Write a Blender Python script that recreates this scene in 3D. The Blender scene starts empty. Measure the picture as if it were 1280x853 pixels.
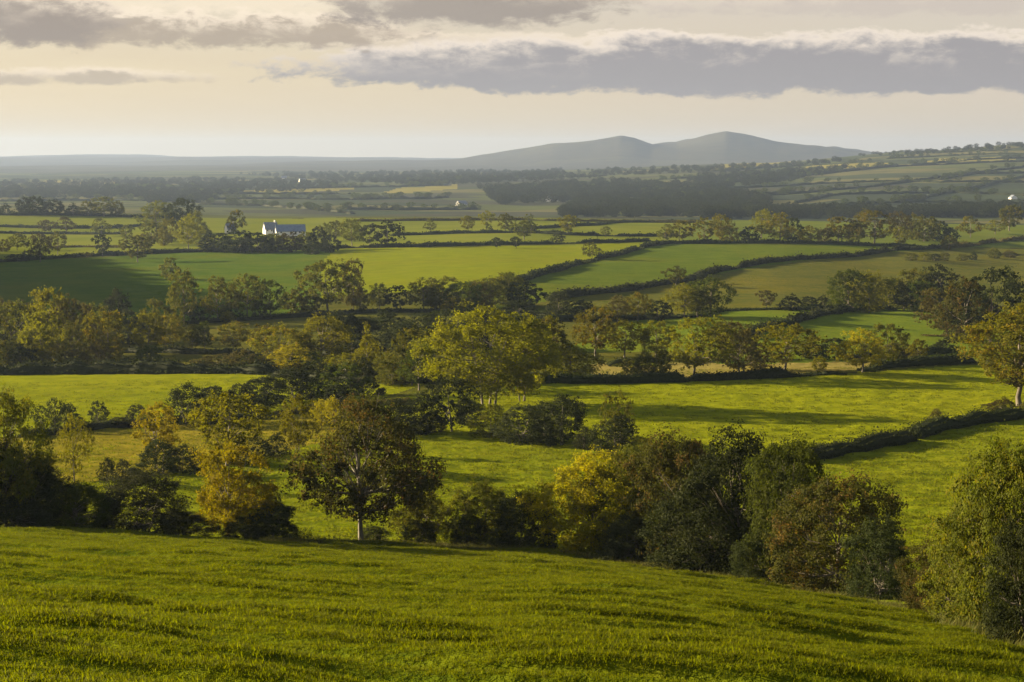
import bpy, math, random
import numpy as np
from mathutils import Vector, Matrix

R = math.radians
scene = bpy.context.scene
COL = scene.collection
# ------------------------------------------------------------------ camera
F, CX, CY = 2030.0, 640.0, 426.5            # photograph pixels (1280 x 853)
PITCH = R(6.65)
cam = bpy.data.cameras.new('camera'); cam_o = bpy.data.objects.new('camera', cam); COL.objects.link(cam_o)
cam.sensor_width = 36; cam.lens = F / 1280 * 36; cam.clip_start = 0.2; cam.clip_end = 60000
cam_o.location = (0, 0, 0); cam_o.rotation_euler = (R(90) - PITCH, 0, 0)
scene.camera = cam_o
# ------------------------------------------------------------------ light
SUN_AZ, SUN_EL = R(-67), R(12.5)
sdir = Vector((math.sin(SUN_AZ) * math.cos(SUN_EL), math.cos(SUN_AZ) * math.cos(SUN_EL), math.sin(SUN_EL)))
sun = bpy.data.lights.new('sun', 'SUN'); sun_o = bpy.data.objects.new('sun', sun); COL.objects.link(sun_o)
sun.energy = 5.0; sun.angle = R(0.55); sun.color = (1.0, 0.805, 0.48)
sun_o.rotation_euler = (-sdir).to_track_quat('-Z', 'Y').to_euler()
sun_o.location = sdir * 500
scene.view_settings.view_transform = 'Standard'; scene.view_settings.look = 'None'
scene.view_settings.exposure = 2.2; scene.view_settings.gamma = 1.0
scene.view_settings.use_curve_mapping = False
scene.render.engine = 'CYCLES'
cy = scene.cycles
cy.use_denoising = True; cy.max_bounces = 5; cy.diffuse_bounces = 2; cy.glossy_bounces = 1
cy.transmission_bounces = 3; cy.volume_bounces = 1; cy.sample_clamp_indirect = 4.0; cy.sample_clamp_direct = 0
cy.use_adaptive_sampling = False

class NT:                                     # small node helper
    def __init__(s, tree): s.t = tree; s.n = tree.nodes; s.l = tree.links
    def new(s, typ, **kw):
        n = s.n.new(typ)
        for k, v in kw.items(): setattr(n, k, v)
        return n
    def put(s, sock, v):
        if isinstance(v, bpy.types.NodeSocket): s.l.new(v, sock)
        else: sock.default_value = v
    def m(s, op, a, b=None, c=None, clamp=False):
        n = s.new('ShaderNodeMath', operation=op, use_clamp=clamp)
        for i, v in enumerate((a, b, c)):
            if v is not None: s.put(n.inputs[i], v)
        return n.outputs[0]
    def mr(s, v, a, b, c=0.0, d=1.0, smooth=True):
        n = s.new('ShaderNodeMapRange', interpolation_type='SMOOTHSTEP' if smooth else 'LINEAR')
        for i, x in enumerate((v, a, b, c, d)): s.put(n.inputs[i], x)
        return n.outputs[0]
    def mix(s, f, a, b):
        n = s.new('ShaderNodeMix', data_type='RGBA')
        s.put(n.inputs[0], f); s.put(n.inputs[6], a); s.put(n.inputs[7], b)
        return n.outputs[2]
    def noise(s, vec, scale, detail=4.0, rough=0.55, dist=0.0):
        n = s.new('ShaderNodeTexNoise')
        if vec is not None: s.put(n.inputs['Vector'], vec)
        n.inputs['Scale'].default_value = scale; n.inputs['Detail'].default_value = detail
        n.inputs['Roughness'].default_value = rough; n.inputs['Distortion'].default_value = dist
        return n.outputs[0]
    def xyz(s, x, y, z):
        n = s.new('ShaderNodeCombineXYZ')
        for i, v in enumerate((x, y, z)): s.put(n.inputs[i], v)
        return n.outputs[0]

def rgba(c): return (c[0], c[1], c[2], 1.0)

# ------------------------------------------------------------------ sky
world = bpy.data.worlds.new('World'); scene.world = world; world.use_nodes = True
w = NT(world.node_tree); w.n.clear()
sky = w.new('ShaderNodeTexSky', sky_type='NISHITA', sun_disc=False)
sky.sun_elevation = SUN_EL; sky.sun_rotation = SUN_AZ % (2 * math.pi); sky.altitude = 100
sky.air_density = 1.0; sky.dust_density = 1.6; sky.ozone_density = 1.0
tc = w.new('ShaderNodeTexCoord'); sep = w.new('ShaderNodeSeparateXYZ'); w.l.new(tc.outputs['Generated'], sep.inputs[0])
dx, dy, dz = sep.outputs
az = w.m('ARCTAN2', dx, dy); el = dz
# thin cream veil of high cloud, everywhere
streak = w.noise(w.xyz(w.m('MULTIPLY', dx, 5), w.m('MULTIPLY', dy, 5), w.m('MULTIPLY', dz, 60)), 1.0, 5)
veilf = w.m('MULTIPLY', w.mr(streak, 0.3, 0.75, 0.90, 0.99), w.mr(el, 0.10, 0.45, 1.0, 0.12))
glow = w.mr(az, -0.35, 0.35, 1.0, 0.0)
VEIL_A, VEIL_B = (3.45, 2.82, 1.84), (3.05, 2.62, 2.06)
veilc = w.mix(glow, rgba(VEIL_B), rgba(VEIL_A))
base = w.mix(veilf, sky.outputs[0], veilc)
# upper sky: a little clearer and greyer
base = w.mix(w.m('MULTIPLY', w.mr(el, 0.045, 0.10, 0.0, 0.5), w.mr(el, 0.12, 0.35, 1.0, 0.0)), base, rgba((3.0, 2.75, 2.5)))
wn = w.noise(w.xyz(w.m('MULTIPLY', az, 17), w.m('MULTIPLY', el, 46), 0.0), 1.0, 8, 0.62, 0.4)
wn2 = w.noise(w.xyz(w.m('MULTIPLY', az, 60), w.m('MULTIPLY', el, 120), 3.0), 1.0, 6, 0.65, 0.3)
lump = w.m('ADD', w.m('SUBTRACT', wn, 0.5), w.m('MULTIPLY', w.m('SUBTRACT', wn2, 0.5), 0.7))
def px(x): return (x - 640) / 2030.0
def py(y): return (190 - y) / 2030.0
def cloud(base, x0, y0, wx, wy_up, wy_dn, k, dark, rim, opac=1.0, soft=0.45):
    """an elongated cloud in direction space: lumpy lit top, soft flat base"""
    a = w.m('DIVIDE', w.m('SUBTRACT', az, px(x0)), wx / 2030.0)
    e = w.m('SUBTRACT', el, py(y0))
    up = w.m('DIVIDE', e, wy_up / 2030.0); dn = w.m('DIVIDE', e, wy_dn / 2030.0)
    sel = w.m('GREATER_THAN', e, 0.0)
    ee = w.m('ADD', w.m('MULTIPLY', up, sel), w.m('MULTIPLY', dn, w.m('SUBTRACT', 1.0, sel)))
    v = w.m('SUBTRACT', 1.0, w.m('ADD', w.m('POWER', w.m('ABSOLUTE', a), 3.0), w.m('POWER', w.m('ABSOLUTE', ee), 2.0)))
    v = w.m('ADD', v, w.m('MULTIPLY', lump, k))
    mask = w.m('MULTIPLY', w.mr(v, 0.0, soft), opac)
    core = w.mr(v, soft * 0.5, soft * 0.5 + 0.75)
    topf = w.m('MULTIPLY', w.m('SUBTRACT', 1.0, core), w.mr(e, -wy_dn / 4060.0, wy_up / 3200.0))
    col = w.mix(topf, rgba(dark), rgba(rim))
    return w.mix(mask, base, col)
RIM = (4.6, 3.9, 3.05)
base = cloud(base, 300, 14, 340, 80, 44, 3.2, (4.1, 3.5, 2.6), (5.2, 4.5, 3.3), 0.9, 1.2)
base = cloud(base, 1090, 12, 330, 30, 20, 3.2, (2.7, 2.35, 2.05), RIM, 0.75, 0.8)
base = cloud(base, 640, 60, 330, 18, 10, 3.0, (3.1, 2.6, 2.0), RIM, 0.6, 0.7)
base = cloud(base, 1050, 88, 730, 46, 36, 1.9, (1.48, 1.40, 1.46), (4.2, 3.65, 3.05), 0.93, 0.38)
base = cloud(base, 230, 46, 320, 30, 24, 3.0, (1.90, 1.54, 1.18), RIM, 0.88, 0.75)
base = cloud(base, -10, 30, 190, 50, 42, 2.4, (1.50, 1.24, 1.04), RIM, 0.92, 0.7)
base = cloud(base, 60, 102, 240, 14, 10, 3.2, (2.2, 1.8, 1.36), RIM, 0.8, 0.9)
base = cloud(base, 600, 2, 210, 44, 42, 2.3, (1.55, 1.32, 1.14), RIM, 0.92, 0.7)
# the same broken cloud goes on overhead and all round
gen = w.noise(w.xyz(w.m('MULTIPLY', dx, 3.2), w.m('MULTIPLY', dy, 3.2), w.m('MULTIPLY', dz, 9)), 1.0, 6, 0.55)
gmask = w.m('MULTIPLY', w.mr(gen, 0.48, 0.62), w.mr(el, 0.10, 0.16))
gcol = w.mix(w.mr(gen, 0.5, 0.72), rgba((2.6, 2.3, 2.0)), rgba((1.3, 1.2, 1.2)))
base = w.mix(gmask, base, gcol)
bg = w.new('ShaderNodeBackground'); w.l.new(base, bg.inputs[0]); bg.inputs[1].default_value = 0.05
wo = w.new('ShaderNodeOutputWorld'); w.l.new(bg.outputs[0], wo.inputs[0])

# ------------------------------------------------------------------ numpy helpers
def hash2(ix, iy, seed):
    h = (ix.astype(np.int64) * 374761393 + iy.astype(np.int64) * 668265263 + seed * 974634777) & 0xffffffff
    h = ((h ^ (h >> 13)) * 1274126177) & 0xffffffff
    return ((h ^ (h >> 16)) & 0xffffff) / float(0xffffff)
def vnoise(x, y, seed=0):
    ix = np.floor(x); iy = np.floor(y); fx = x - ix; fy = y - iy
    fx = fx * fx * fx * (fx * (fx * 6 - 15) + 10); fy = fy * fy * fy * (fy * (fy * 6 - 15) + 10)
    a = hash2(ix, iy, seed); b = hash2(ix + 1, iy, seed); c = hash2(ix, iy + 1, seed); d = hash2(ix + 1, iy + 1, seed)
    return (a * (1 - fx) + b * fx) * (1 - fy) + (c * (1 - fx) + d * fx) * fy - 0.5
def fbm(x, y, seed=0, n=3):
    o = 0; a = 1.0
    for i in range(n):
        o = o + a * vnoise(x * 2 ** i + i * 17.3, y * 2 ** i - i * 9.1, seed + i); a *= 0.5
    return o
def hermite(xk, zk, x):
    """smooth interpolation of rows zk (n, m) at knots xk; returns (len(x), m)"""
    i = np.clip(np.searchsorted(xk, x) - 1, 0, len(xk) - 2)
    d = np.diff(zk, axis=0) / np.diff(xk)[:, None]
    s = np.empty_like(zk); s[0] = d[0]; s[-1] = d[-1]
    same = (d[:-1] * d[1:]) > 0
    s[1:-1] = np.where(same, 2 * d[:-1] * d[1:] / np.where(same, d[:-1] + d[1:], 1), 0)
    h = (xk[i + 1] - xk[i])[:, None]; t = ((np.clip(x, xk[0], xk[-1]) - xk[i]))[:, None] / h
    return ((1 + 2 * t) * (1 - t) ** 2 * zk[i] + t * (1 - t) ** 2 * h * s[i]
            + t * t * (3 - 2 * t) * zk[i + 1] + t * t * (t - 1) * h * s[i + 1])

# ------------------------------------------------------------------ lie of the land
def dep(y): return math.tan(math.atan((y - CY) / F) + PITCH)      # tangent below eye level of a picture row
ROWS = [160, 250, 400, 600, 850, 1150, 1350, 1600, 2000, 2600, 3500, 4200, 5000, 7000, 9000, 12000, 15500]
COLS = {
    0:    [600, 505, 440, 370, 325, 292, 266, 268, 262, 250, 235, 228, 222, 211, 205, 199, 194],
    320:  [603, 503, 428, 362, 318, 288, 272, 273, 266, 250, 233, 226, 220, 211, 206, 199, 193],
    640:  [604, 500, 415, 352, 309, 284, 273, 275, 268, 250, 228, 220, 216, 211, 207, 203, 197],
    960:  [602, 498, 414, 356, 309, 287, 277, 274, 262, 240, 217, 206, 204, 208, 207, 203, 197],
    1120: [601, 496, 419, 365, 314, 288, 279, 274, 260, 235, 207, 192, 191, 203, 206, 203, 197],
    1280: [600, 495, 425, 372, 323, 290, 281, 275, 260, 233, 201, 180, 181, 200, 206, 203, 197]}
UK = np.array([-0.9] + [(x - CX) / F for x in COLS] + [0.9])
zc = [[-d * dep(y) for d, y in zip(ROWS, ys)] for ys in COLS.values()]
ZT = np.array([zc[0]] + zc + [zc[-1]])
YK = np.log(np.array([20., 90., 115.] + ROWS))
ZT = np.concatenate([np.array([[-24.5, -28.0, -29.7]] * len(ZT)), ZT], axis=1)       # (u, Y)
RIDGE = np.array([(300, 206), (430, 206), (520, 204), (570, 200), (600, 195), (640, 187), (690, 178), (740, 175), (775, 169), (792, 172),
                  (814, 180), (845, 180), (880, 170), (905, 165), (930, 168), (970, 176), (1040, 180), (1090, 187), (1140, 189), (1250, 196), (1400, 204)], float)
def valley(X, Y):
    Ys = np.maximum(Y, 20.0)
    u = np.clip(X / np.maximum(Y + 0.0, 20.0), -0.9, 0.9)
    sh = X.shape
    q = hermite(YK, ZT.T.copy(), np.log(Ys).ravel())                 # (n, ucols)
    uu = u.ravel(); i = np.clip(np.searchsorted(UK, uu) - 1, 0, len(UK) - 2)
    t = (uu - UK[i]) / (UK[i + 1] - UK[i]); t = t * t * (3 - 2 * t) * 0.5 + t * 0.5
    n = np.arange(len(uu))
    return (q[n, i] * (1 - t) + q[n, i + 1] * t).reshape(sh)
def hill(X, Y):
    b = np.where(X > 0, 0.13, 0.06)
    Xs = np.sqrt(X * X + 9.0) - 3.0
    return -1.7 - 0.235 * Y - np.where(X > 0, 0.13, -0.06) * Xs - 0.00002 * Y * Y
def H(X, Y):
    X = np.asarray(X, float); Y = np.asarray(Y, float)
    h1 = hill(X, np.minimum(Y, 260)); v = valley(X, Y)
    k = 1.6
    z = np.maximum(h1, v) + k * np.exp(-np.abs(h1 - v) / k) * 0.5
    z = np.where(Y > 240, v, z)
    # an invented knoll out of view, added with its wood to shade the field
    uq = X / np.maximum(Y, 30.0)
    kt = np.clip((-0.335 - uq) / 0.11, 0, 1); kt = kt * kt * (3 - 2 * kt)
    kw = np.clip((Y - 460) / 90, 0, 1) * np.clip((1060 - Y) / 160, 0, 1); kw = kw * kw * (3 - 2 * kw)
    z = z + 36.0 * kt * kw
    # mountain and far ridges
    xp = CX + F * X / np.maximum(Y, 50)
    yr = np.interp(xp, RIDGE[:, 0], RIDGE[:, 1]) + 0.7 * fbm(X / 300., Y / 2600., 5) 
    zr = -9000.0 * np.tan(np.arctan((yr - CY) / F) + PITCH)
    g = np.exp(-((Y - 9000.0) / np.where(Y > 9000, 2200., 1050.)) ** 2)
    rel = np.clip((Y - 5200) / 2500, 0, 1)
    gul = fbm(X / 520., Y / 900., 9, 4) * 70 * g * np.clip((zr - z) / 120, 0, 1) * np.clip(np.abs(Y - 9000) / 500, 0, 1)
    z = np.where((Y > 5200), np.maximum(z, z + (zr - z) * g * rel + gul), z)
    z = z + np.where(Y > 5000, 1.0, 0.0) * fbm(X / 900., Y / 1500., 12) * np.clip((Y - 5000) / 4000, 0, 1) * 30
    z = z + fbm(X / 60., Y / 60., 31, 2) * np.clip((Y - 90) / 150, 0, 1) * 0.9 + fbm(X / 260., Y / 260., 33, 2) * np.clip((Y - 700) / 800, 0, 1) * 3.0
    return z
_ym = np.exp(np.linspace(math.log(9), math.log(15400), 2600))
def ground_at(x, y):
    """pixel of the photograph -> point on the land (first hit along its line of sight)"""
    ux = (x - CX) / F; vy = (y - CY) / F
    fwd = math.cos(PITCH) - vy * math.sin(PITCH); dz_ = -math.sin(PITCH) - vy * math.cos(PITCH)
    X = ux / fwd * _ym; zr = dz_ / fwd * _ym
    hz = H(X, _ym); k = np.argmax(zr < hz)
    if not (zr < hz).any(): k = len(_ym) - 1
    if k > 0:
        a = zr[k - 1] - hz[k - 1]; b = zr[k] - hz[k]; t = a / (a - b) if a != b else 0
        Y = _ym[k - 1] + (_ym[k] - _ym[k - 1]) * min(max(t, 0), 1)
    else: Y = _ym[0]
    Xp = ux / fwd * Y
    return float(Xp), float(Y), float(H(np.array([Xp]), np.array([Y]))[0])
def proj(X, Y, Z):
    c, s = math.cos(PITCH), math.sin(PITCH)
    d = Y * c - Z * s; v = Y * s + Z * c
    d = np.maximum(d, 1e-3)
    return CX + F * X / d, CY - F * v / d
def row_z(x, y, Y):                            # height of a picture row at distance Y
    vy = (y - CY) / F
    return Y * (-math.sin(PITCH) - vy * math.cos(PITCH)) / (math.cos(PITCH) - vy * math.sin(PITCH))
EDGE = np.array([(-200, 98), (-40, 102), (0, 102), (200, 107), (440, 112), (540, 114), (640, 112), (700, 109), (860, 97), (1000, 84), (1100, 71), (1200, 51), (1290, 41), (1500, 33)], float)
def edge_d(x): return np.interp(x, EDGE[:, 0], EDGE[:, 1])

def mesh_np(name, V, faces, mats=(), smooth=False, midx=None):
    """V (n,3), faces (m,k) array of equal-sided faces"""
    me = bpy.data.meshes.new(name)
    faces = np.asarray(faces, np.int32); m, k = faces.shape
    me.vertices.add(len(V)); me.vertices.foreach_set('co', np.asarray(V, np.float32).ravel())
    me.loops.add(m * k); me.loops.foreach_set('vertex_index', faces.ravel())
    me.polygons.add(m); me.polygons.foreach_set('loop_start', np.arange(0, m * k, k, dtype=np.int32))
    me.polygons.foreach_set('loop_total', np.full(m, k, np.int32))
    for mt in mats: me.materials.append(mt)
    if midx is not None: me.polygons.foreach_set('material_index', np.asarray(midx, np.int32))
    me.polygons.foreach_set('use_smooth', np.full(m, smooth, bool))
    me.update(calc_edges=True)
    return me
def link(name, me, parent=None, loc=None):
    o = bpy.data.objects.new(name, me); COL.objects.link(o)
    if parent: o.parent = parent
    if loc is not None: o.location = loc
    return o
def tag(o, label, cat, group=None, kind=None):
    o['label'] = label; o['category'] = cat
    if group: o['group'] = group
    if kind: o['kind'] = kind
    return o

# ------------------------------------------------------------------ materials
def grass_mat(name, a, b, straw=(0.16, 0.125, 0.010), straw_amt=0.25, bump=0.5, patch=12.0):
    m = bpy.data.materials.new(name); m.use_nodes = True; t = NT(m.node_tree); t.n.clear()
    geo = t.new('ShaderNodeNewGeometry'); pos = geo.outputs['Position']
    n1 = t.noise(pos, 1.0 / patch, 5, 0.6); n2 = t.noise(pos, 0.9, 4, 0.65); n3 = t.noise(pos, 1 / 55.0, 3)
    f = t.mr(t.m('ADD', t.m('MULTIPLY', n1, 0.6), t.m('MULTIPLY', n2, 0.4)), 0.36, 0.64)
    c = t.mix(f, rgba(a), rgba(b))
    s = t.m('MULTIPLY', t.mr(t.m('ADD', t.m('MULTIPLY', n3, 0.55), t.m('MULTIPLY', n2, 0.45)), 0.45, 0.68), straw_amt)
    c = t.mix(s, c, rgba(straw))
    bs = t.new('ShaderNodeBsdfPrincipled'); t.l.new(c, bs.inputs['Base Color']); bs.inputs['Roughness'].default_value = 0.85
    bs.inputs['Specular IOR Level'].default_value = 0.0
    if bump:
        n4 = t.noise(pos, 2.6, 5, 0.7)
        bp = t.new('ShaderNodeBump'); bp.inputs['Strength'].default_value = bump; bp.inputs['Distance'].default_value = 0.25
        t.l.new(t.m('ADD', n4, t.m('MULTIPLY', n2, 1.6)), bp.inputs['Height']); t.l.new(bp.outputs[0], bs.inputs['Normal'])
    o = t.new('ShaderNodeOutputMaterial'); t.l.new(bs.outputs[0], o.inputs[0])
    return m
def patch_mat(name, cols, sx, sy, rot, mixdark):
    """far farmland: small fields too far away to tell their grass apart"""
    m = bpy.data.materials.new(name); m.use_nodes = True; t = NT(m.node_tree); t.n.clear()
    geo = t.new('ShaderNodeNewGeometry')
    mp = t.new('ShaderNodeMapping'); t.l.new(geo.outputs['Position'], mp.inputs[0])
    mp.inputs['Rotation'].default_value = (0, 0, rot); mp.inputs['Scale'].default_value = (1 / sx, 1 / sy, 0)
    wv = t.new('ShaderNodeTexNoise'); t.l.new(mp.outputs[0], wv.inputs['Vector']); wv.inputs['Scale'].default_value = 0.7
    va = t.new('ShaderNodeVectorMath', operation='MULTIPLY_ADD'); t.l.new(wv.outputs[1], va.inputs[0]); va.inputs[1].default_value = (0.5, 0.5, 0); t.l.new(mp.outputs[0], va.inputs[2])
    vo = t.new('ShaderNodeTexVoronoi', distance='CHEBYCHEV'); t.l.new(va.outputs[0], vo.inputs['Vector']); vo.inputs['Scale'].default_value = 1.0
    sp = t.new('ShaderNodeSeparateXYZ'); t.l.new(vo.outputs['Color'], sp.inputs[0])
    rp = t.new('ShaderNodeValToRGB'); t.l.new(sp.outputs[0], rp.inputs[0]); rp.color_ramp.interpolation = 'CONSTANT'
    els = rp.color_ramp.elements
    for i, c in enumerate(cols):
        if i < 2: e = els[i]; e.position = i / len(cols)
        else: e = els.new(i / len(cols))
        e.color = rgba(c)
    n2 = t.noise(geo.outputs['Position'], 1 / 90.0, 5, 0.65)
    c = t.mix(t.mr(n2, 0.45, 0.7, 0, 0.55), rp.outputs[0], rgba(mixdark))
    bs = t.new('ShaderNodeBsdfDiffuse'); t.l.new(c, bs.inputs[0])
    o = t.new('ShaderNodeOutputMaterial'); t.l.new(bs.outputs[0], o.inputs[0])
    return m
def leaf_mat(name, a, b, c3=None, trans=0.38, var=0.55):
    m = bpy.data.materials.new(name); m.use_nodes = True; t = NT(m.node_tree); t.n.clear()
    geo = t.new('ShaderNodeNewGeometry'); tcx = t.new('ShaderNodeTexCoord'); oi = t.new('ShaderNodeObjectInfo')
    off = t.new('ShaderNodeVectorMath', operation='ADD'); t.l.new(tcx.outputs['Object'], off.inputs[0]); t.l.new(oi.outputs['Random'], off.inputs[1])
    n = t.noise(off.outputs[0], 3.2, 3)
    rnd = geo.outputs['Random Per Island']
    f = t.m('ADD', t.m('MULTIPLY', t.mr(n, 0.35, 0.65), 1 - var), t.m('MULTIPLY', rnd, var))
    c = t.mix(f, rgba(a), rgba(b))
    if c3: 
        n2 = t.noise(off.outputs[0], 5.1, 2)
        c = t.mix(t.m('MULTIPLY', t.mr(n2, 0.5, 0.62), t.mr(rnd, 0.2, 0.9)), c, rgba(c3))
    hs = t.new('ShaderNodeHueSaturation'); t.l.new(c, hs.inputs['Color'])
    t.l.new(t.mr(oi.outputs['Random'], 0, 1, 0.493, 0.512, False), hs.inputs['Hue'])
    t.l.new(t.mr(oi.outputs['Random'], 0, 1, 0.82, 1.2, False), hs.inputs['Value'])
    c = hs.outputs[0]
    d = t.new('ShaderNodeBsdfPrincipled'); t.l.new(c, d.inputs['Base Color']); d.inputs['Roughness'].default_value = 0.7
    d.inputs['Specular IOR Level'].default_value = 0.04
    tr = t.new('ShaderNodeBsdfTranslucent')
    g = t.new('ShaderNodeHueSaturation'); t.l.new(c, g.inputs['Color']); g.inputs['Value'].default_value = 1.5; g.inputs['Saturation'].default_value = 1.1
    t.l.new(g.outputs[0], tr.inputs[0])
    mx = t.new('ShaderNodeMixShader'); mx.inputs[0].default_value = trans
    t.l.new(d.outputs[0], mx.inputs[1]); t.l.new(tr.outputs[0], mx.inputs[2])
    o = t.new('ShaderNodeOutputMaterial'); t.l.new(mx.outputs[0], o.inputs[0])
    return m
def plain_mat(name, a, b, scale=3.0, rough=0.85):
    m = bpy.data.materials.new(name); m.use_nodes = True; t = NT(m.node_tree)
    bs = t.n['Principled BSDF']; tcx = t.new('ShaderNodeTexCoord')
    n = t.noise(tcx.outputs['Object'], scale, 5, 0.65)
    t.l.new(t.mix(t.mr(n, 0.3, 0.7), rgba(a), rgba(b)), bs.inputs['Base Color']); bs.inputs['Roughness'].default_value = rough
    return m
BARK = plain_mat('bark', (0.05, 0.04, 0.03), (0.13, 0.11, 0.085), 14)
BARK_PALE = plain_mat('pale_bark', (0.08, 0.068, 0.05), (0.16, 0.14, 0.11), 14)
LEAF = {
    'green':  leaf_mat('green_leaves', (0.030, 0.043, 0.007), (0.058, 0.068, 0.010)),
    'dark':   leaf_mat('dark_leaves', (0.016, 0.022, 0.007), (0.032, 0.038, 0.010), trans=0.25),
    'olive':  leaf_mat('olive_leaves', (0.050, 0.060, 0.008), (0.088, 0.088, 0.012), (0.115, 0.095, 0.012)),
    'yellow': leaf_mat('yellow_leaves', (0.120, 0.112, 0.008), (0.20, 0.165, 0.011), (0.22, 0.165, 0.011), trans=0.45),
    'lime':   leaf_mat('yellow_green_leaves', (0.074, 0.078, 0.007), (0.130, 0.120, 0.010), trans=0.45),
    'orange': leaf_mat('orange_tinged_leaves', (0.064, 0.066, 0.008), (0.108, 0.100, 0.010), (0.165, 0.112, 0.010), trans=0.42),
    'brown':  leaf_mat('brown_leaves', (0.046, 0.042, 0.012), (0.078, 0.064, 0.016), (0.080, 0.078, 0.014), trans=0.3),
    'russet': leaf_mat('russet_leaves', (0.032, 0.036, 0.008), (0.056, 0.053, 0.010), (0.10, 0.062, 0.018), trans=0.35),
    'grey':   leaf_mat('grey_green_leaves', (0.023, 0.028, 0.011), (0.042, 0.047, 0.016), trans=0.25),
}
COLOUR_WORD = {'green': 'mid green', 'dark': 'dark green', 'olive': 'olive', 'yellow': 'golden yellow', 'lime': 'yellow-green',
               'orange': 'orange-tinged', 'brown': 'brown', 'russet': 'russet', 'grey': 'grey-green'}

# ------------------------------------------------------------------ the ground, cut into fields
P = lambda *a: [(a[i], a[i + 1]) for i in range(0, len(a), 2)]
FIELDS = [  # name, material key, label, polygon in picture coordinates
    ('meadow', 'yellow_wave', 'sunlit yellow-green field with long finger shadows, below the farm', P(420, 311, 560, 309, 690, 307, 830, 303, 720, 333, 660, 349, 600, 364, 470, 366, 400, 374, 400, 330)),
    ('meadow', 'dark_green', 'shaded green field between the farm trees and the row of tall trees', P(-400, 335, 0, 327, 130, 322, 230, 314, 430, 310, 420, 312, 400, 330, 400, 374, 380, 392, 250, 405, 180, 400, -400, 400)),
    ('meadow', 'soft_green', 'long pale green field between two diagonal hedges', P(600, 364, 660, 349, 720, 333, 830, 304, 1050, 306, 1190, 310, 1060, 319, 960, 332, 880, 346, 800, 361, 690, 376, 620, 388)),
    ('meadow', 'rough_brown', 'brownish rough pasture above the clump of round trees', P(690, 376, 800, 361, 880, 346, 960, 332, 1060, 319, 1190, 310, 1700, 318, 1700, 390, 1100, 386, 900, 389, 780, 402, 640, 402)),
    ('meadow', 'lush', 'small bright field above the stone-banked hedge', P(780, 402, 900, 389, 1110, 383, 1035, 393, 985, 405, 940, 420, 860, 440, 700, 440)),
    ('meadow', 'lush', 'sloping green field in front of the round tree clump', P(940, 420, 985, 405, 1035, 393, 1110, 383, 1700, 392, 1700, 445, 1060, 452, 900, 456, 860, 440)),
    ('meadow', 'straw', 'narrow straw-coloured strip behind the olive trees', P(740, 455, 980, 452, 1200, 444, 1200, 455, 960, 470, 740, 477)),
    ('meadow', 'yellow_green', 'broad sunlit field running up to the brown oak', P(470, 500, 640, 480, 850, 478, 960, 474, 1200, 457, 1800, 450, 1800, 500, 1280, 518, 1170, 534, 1140, 550, 1060, 562, 1000, 577, 800, 560, 740, 552, 540, 545, 460, 540)),
    ('meadow', 'yellow_green', 'flat sunlit field behind the low shrub row, below the long dark hedge', P(-500, 468, 340, 467, 420, 470, 540, 477, 470, 500, 330, 520, 250, 526, 130, 534, 35, 547, -500, 560)),
    ('meadow', 'straw_green', 'rough tawny strip between the low shrub row and the sapling hedge', P(-500, 560, 35, 547, 130, 534, 250, 526, 330, 520, 400, 510, 470, 505, 460, 540, 330, 570, 215, 592, 100, 604, -500, 640)),
    ('meadow', 'wave', 'rippled pasture behind the hedge at the foot of the slope', P(-500, 640, 100, 604, 215, 592, 330, 570, 460, 540, 540, 545, 740, 552, 800, 560, 1000, 577, 1000, 900, -500, 900)),
    ('meadow', 'wave', 'steep pasture below the dark hedge bank', P(1000, 577, 1060, 562, 1140, 550, 1170, 534, 1280, 518, 1800, 500, 1800, 900, 1000, 900)),
    ('meadow', 'pale_lime', 'narrow sunlit field with scattered hedge trees, below the wooded valley', P(380, 310, 380, 272, 560, 274, 760, 272, 880, 272, 850, 303, 690, 306, 560, 308)),
    ('meadow', 'pale_lime', 'striped small fields with lone oaks beside the farm', P(-400, 334, -400, 262, 90, 264, 170, 268, 380, 274, 380, 310, 230, 313, 130, 321, 0, 326)),
    ('meadow', 'pale_green', 'fields behind the long row of autumn oaks', P(850, 303, 880, 272, 1000, 275, 1700, 270, 1700, 317, 1190, 309, 1050, 305)),
]
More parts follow.
